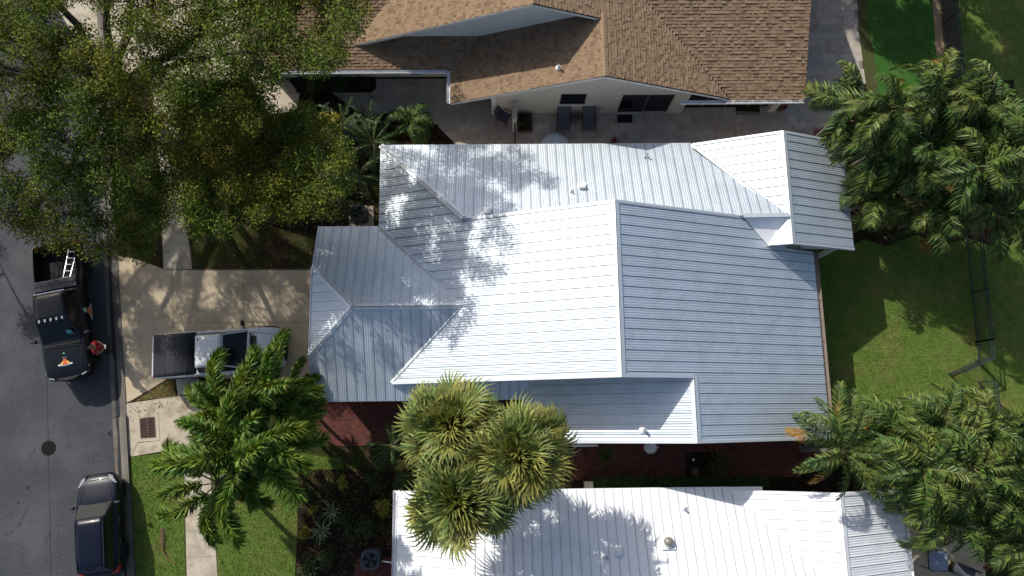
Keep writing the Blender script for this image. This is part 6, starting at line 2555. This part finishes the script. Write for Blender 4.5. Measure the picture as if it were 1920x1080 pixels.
# brick walk objects
c = at(1221, 841, .5)
t = thing('white_jar', 'large rounded white jar on the brick walk below the roof eave', 'jar', (c.x, c.y + .06, .03))
mb = MB()
mb.lathe((0, 0, 0), [(.16, 0), (.26, .15), (.31, .35), (.26, .56), (.15, .66), (.19, .72), (.16, .72), (.11, .64)], 22)
mb.build('body', M['whitemetal'], t, world=False, smooth=True)
for sg in (-1, 1):
    mb = MB()
    mb.tube([(sg * .14, 0, .66), (sg * .30, .0, .64), (sg * .29, 0, .48)], .025, 7)
    mb.build('handle', M['whitemetal'], t, world=False)
c = at(1103, 910, .5)
t = thing('pedestal', 'pale square stone pedestal with pierced sides at the end of the hedge', 'pedestal', (c.x, c.y, 0))
mb = MB()
mb.box((-.15, -.15, .025), (.15, .15, .70))
mb.build('shaft', M['stone'], t, world=False)
mb = MB()
mb.box((-.19, -.19, .701), (.19, .19, .77))
bevel(mb.build('cap', M['stone'], t, world=False), .015)
for sx in (-1, 1):
    for k in range(3):
        for j in range(2):
            mb = MB()
            y_, z_ = -.06 + .12 * j, .18 + .17 * k
            if sx < 0:
                mb.box((.1505, y_ - .035, z_ - .05), (.153, y_ + .035, z_ + .05))
            else:
                mb.box((y_ - .035, -.153, z_ - .05), (y_ + .035, -.1505, z_ + .05))
            mb.build('pierced_opening', M['hole'], t, world=False)
c = at(1300, 862, .35)
t = thing('garden_light', 'small bright garden light in the dark planting strip', 'garden light', (c.x, c.y, 0))
mb = MB()
mb.tube([(0, 0, 0), (0, 0, .32)], .015, 6)
mb.build('stake', M['black'], t, world=False)
mb = MB()
mb.lathe((0, 0, .32), [(.05, 0), (.06, .05), (.03, .08), (.01, .085)], 10)
mb.build('cap', M['whitemetal'], t, world=False)
c = at(1304, 886, .1)
t = thing('garden_stone', 'reddish brown boulder beside the dark yucca on the brick walk', 'stone', (c.x, c.y, .02))
mb = MB()
mb.lathe((0, 0, 0), [(.18, 0), (.22, .08), (.17, .17), (.08, .21), (.01, .22)], 9)
mb.build('boulder', M['rust'], t, world=False)
c = at(1099, 842, .3)
t = thing('garden_bench', 'white bench end beneath the roof eave beside the yucca', 'bench', (c.x - .1, c.y + .35, .03))
mb = MB()
for k in range(4):
    mb.box((-.55, -.24 + .12 * k, .42), (.62, -.15 + .12 * k, .45))
mb.build('seat', M['whitemetal'], t, world=False)
for sx in (-.5, .57):
    mb = MB()
    mb.box((sx - .03, -.24, 0), (sx + .03, -.18, .418))
    mb.box((sx - .03, .16, 0), (sx + .03, .22, .418))
    mb.build('leg', M['whitemetal'], t, world=False)
# stepping stone under the oaks
c = at(657, 234, 0)
t = thing('stepping_stone', 'pale grey stepping stone between the dark cycads', 'stone', (c.x, c.y, .02))
mb = MB()
mb.prism([(-.33, -.12), (-.2, -.32), (.22, -.36), (.34, .0), (.3, .25), (-.1, .27), (-.3, .12)], 0, .05)
mb.build('slab', M['stone'], t, world=False)
# dead frond on the verge
p = [at(303, 990, .05), at(303, 1010, .09), at(304, 1030, .08), at(312, 1046, .06), at(329, 1060, .05)]
t = thing('fallen_frond', 'dry brown palm frond lying on the grass strip beside the street', 'palm frond', p[0])
mb = MB()
mb.tube(p, [.012, .02, .022, .02, .012], 6)
mb.build('stalk', M['deadleaf'], t)
mb = MB()
for k in range(70):
    s = k / 70
    i = min(1, int(s * 2))
    c = p[i].lerp(p[i + 1], s * 2 - i)
    a = random.uniform(.7, 1.7) * random.choice((-1, 1)) + math.pi / 2
    d = Vector((math.cos(a), math.sin(a), random.uniform(.0, .3)))
    l = .26 * math.sin(math.pi * (.15 + .75 * s)) * random.uniform(.5, 1)
    sd = Vector((-d.y, d.x, 0)) * .012
    mb.add([c - sd, c + sd, c + d * l], [(0, 1, 2)])
mb.build('leaflets', M['wood'], t)
t = thing('twig', 'small dark forked twig on the asphalt near the kerb', 'twig', at(205, 812, 0))
mb = MB()
mb.tube([at(200, 808, .02), at(205, 811, .04), at(207, 818, .02)], .014, 5)
mb.tube([at(205, 811, .04), at(208, 806, .02)], .012, 5)
mb.tube([at(203, 810, .03), at(201, 815, .02)], .010, 5)
mb.build('stem', M['black'], t)
# rear patio of the white roofed house
a, b = at(1738, 1030, .72), at(1780, 1074, .72)
t = thing('patio_table', 'square grey patio table with rounded corners on the rear patio', 'table', ((a.x + b.x) / 2, (a.y + b.y) / 2, .02), R_(-3))
w_ = (b.x - a.x) / 2
mb = MB()
mb.box((-w_, -w_, .68), (w_, w_, .71))
o = mb.build('table_frame', M['black'], t, world=False)
md = o.modifiers.new('bevel', 'BEVEL'); md.width = .012; md.segments = 2


def rrect(w, r, n=5):
    P = []
    for cx_, cy_, a0 in ((w - r, w - r, 0), (-w + r, w - r, 90), (-w + r, -w + r, 180), (w - r, -w + r, 270)):
        for k in range(n + 1):
            a = R_(a0 + 90 * k / n)
            P.append((cx_ + r * math.cos(a), cy_ + r * math.sin(a)))
    return P


bpy.data.objects.remove(o)
mb = MB()
mb.prism(rrect(w_, .14), .67, .705)
mb.build('table_frame', M['black'], t, world=False)
mb = MB()
mb.prism(rrect(w_ - .03, .12), .7055, .715)
mb.build('table_top', M['tableglass'], t, world=False)
for sx in (-1, 1):
    for sy in (-1, 1):
        mb = MB()
        mb.tube([(sx * w_ * .8, sy * w_ * .8, .68), (sx * w_ * .85, sy * w_ * .85, 0)], .022, 6)
        mb.build('leg', M['black'], t, world=False)
c = at(1808, 1072, .4)
t = thing('patio_loveseat', 'dark patio seat cut by the bottom edge beside the square grey table', 'chair', (c.x, c.y, .02), R_(-25))
mb = MB()
mb.box((-.45, -.26, .38), (.45, .26, .42))
mb.build('seat', M['sling'], t, world=False)
mb = MB()
mb.box((-.45, .20, .421), (.45, .26, .82))
mb.build('backrest', M['black'], t, world=False)
for sx in (-1, 1):
    mb = MB()
    mb.box((sx * .42 - .03, -.24, 0), (sx * .42 + .03, .22, .378))
    mb.build('leg', M['black'], t, world=False)
c = at(1712, 980, .4)
t = thing('kettle_grill', 'round black kettle grill at the eave of the white roof', 'grill', (c.x, c.y, .02))
mb = MB()
mb.lathe((0, 0, .5), [(.06, 0), (.24, .10), (.29, .22), (.285, .26), (.22, .38), (.08, .44), (.02, .45)], 22)
mb.build('bowl', M['black'], t, world=False, smooth=True)
mb = MB()
mb.tube([(-.06, 0, .95), (-.04, 0, 1.0), (.04, 0, 1.0), (.06, 0, .95)], .012, 6)
mb.build('lid_handle', M['black'], t, world=False)
for i in range(3):
    a = i * 2.094
    mb = MB()
    mb.tube([(.18 * math.cos(a), .18 * math.sin(a), .6), (.30 * math.cos(a), .30 * math.sin(a), 0)], .014, 6)
    mb.build('leg', M['black'], t, world=False)
bush('red_flower', 'small red flowering plant in the shade beside the rear patio', 'plant', at(1852, 1066, .3), .2, .4, M['redleaf'], 260, .05, 4)
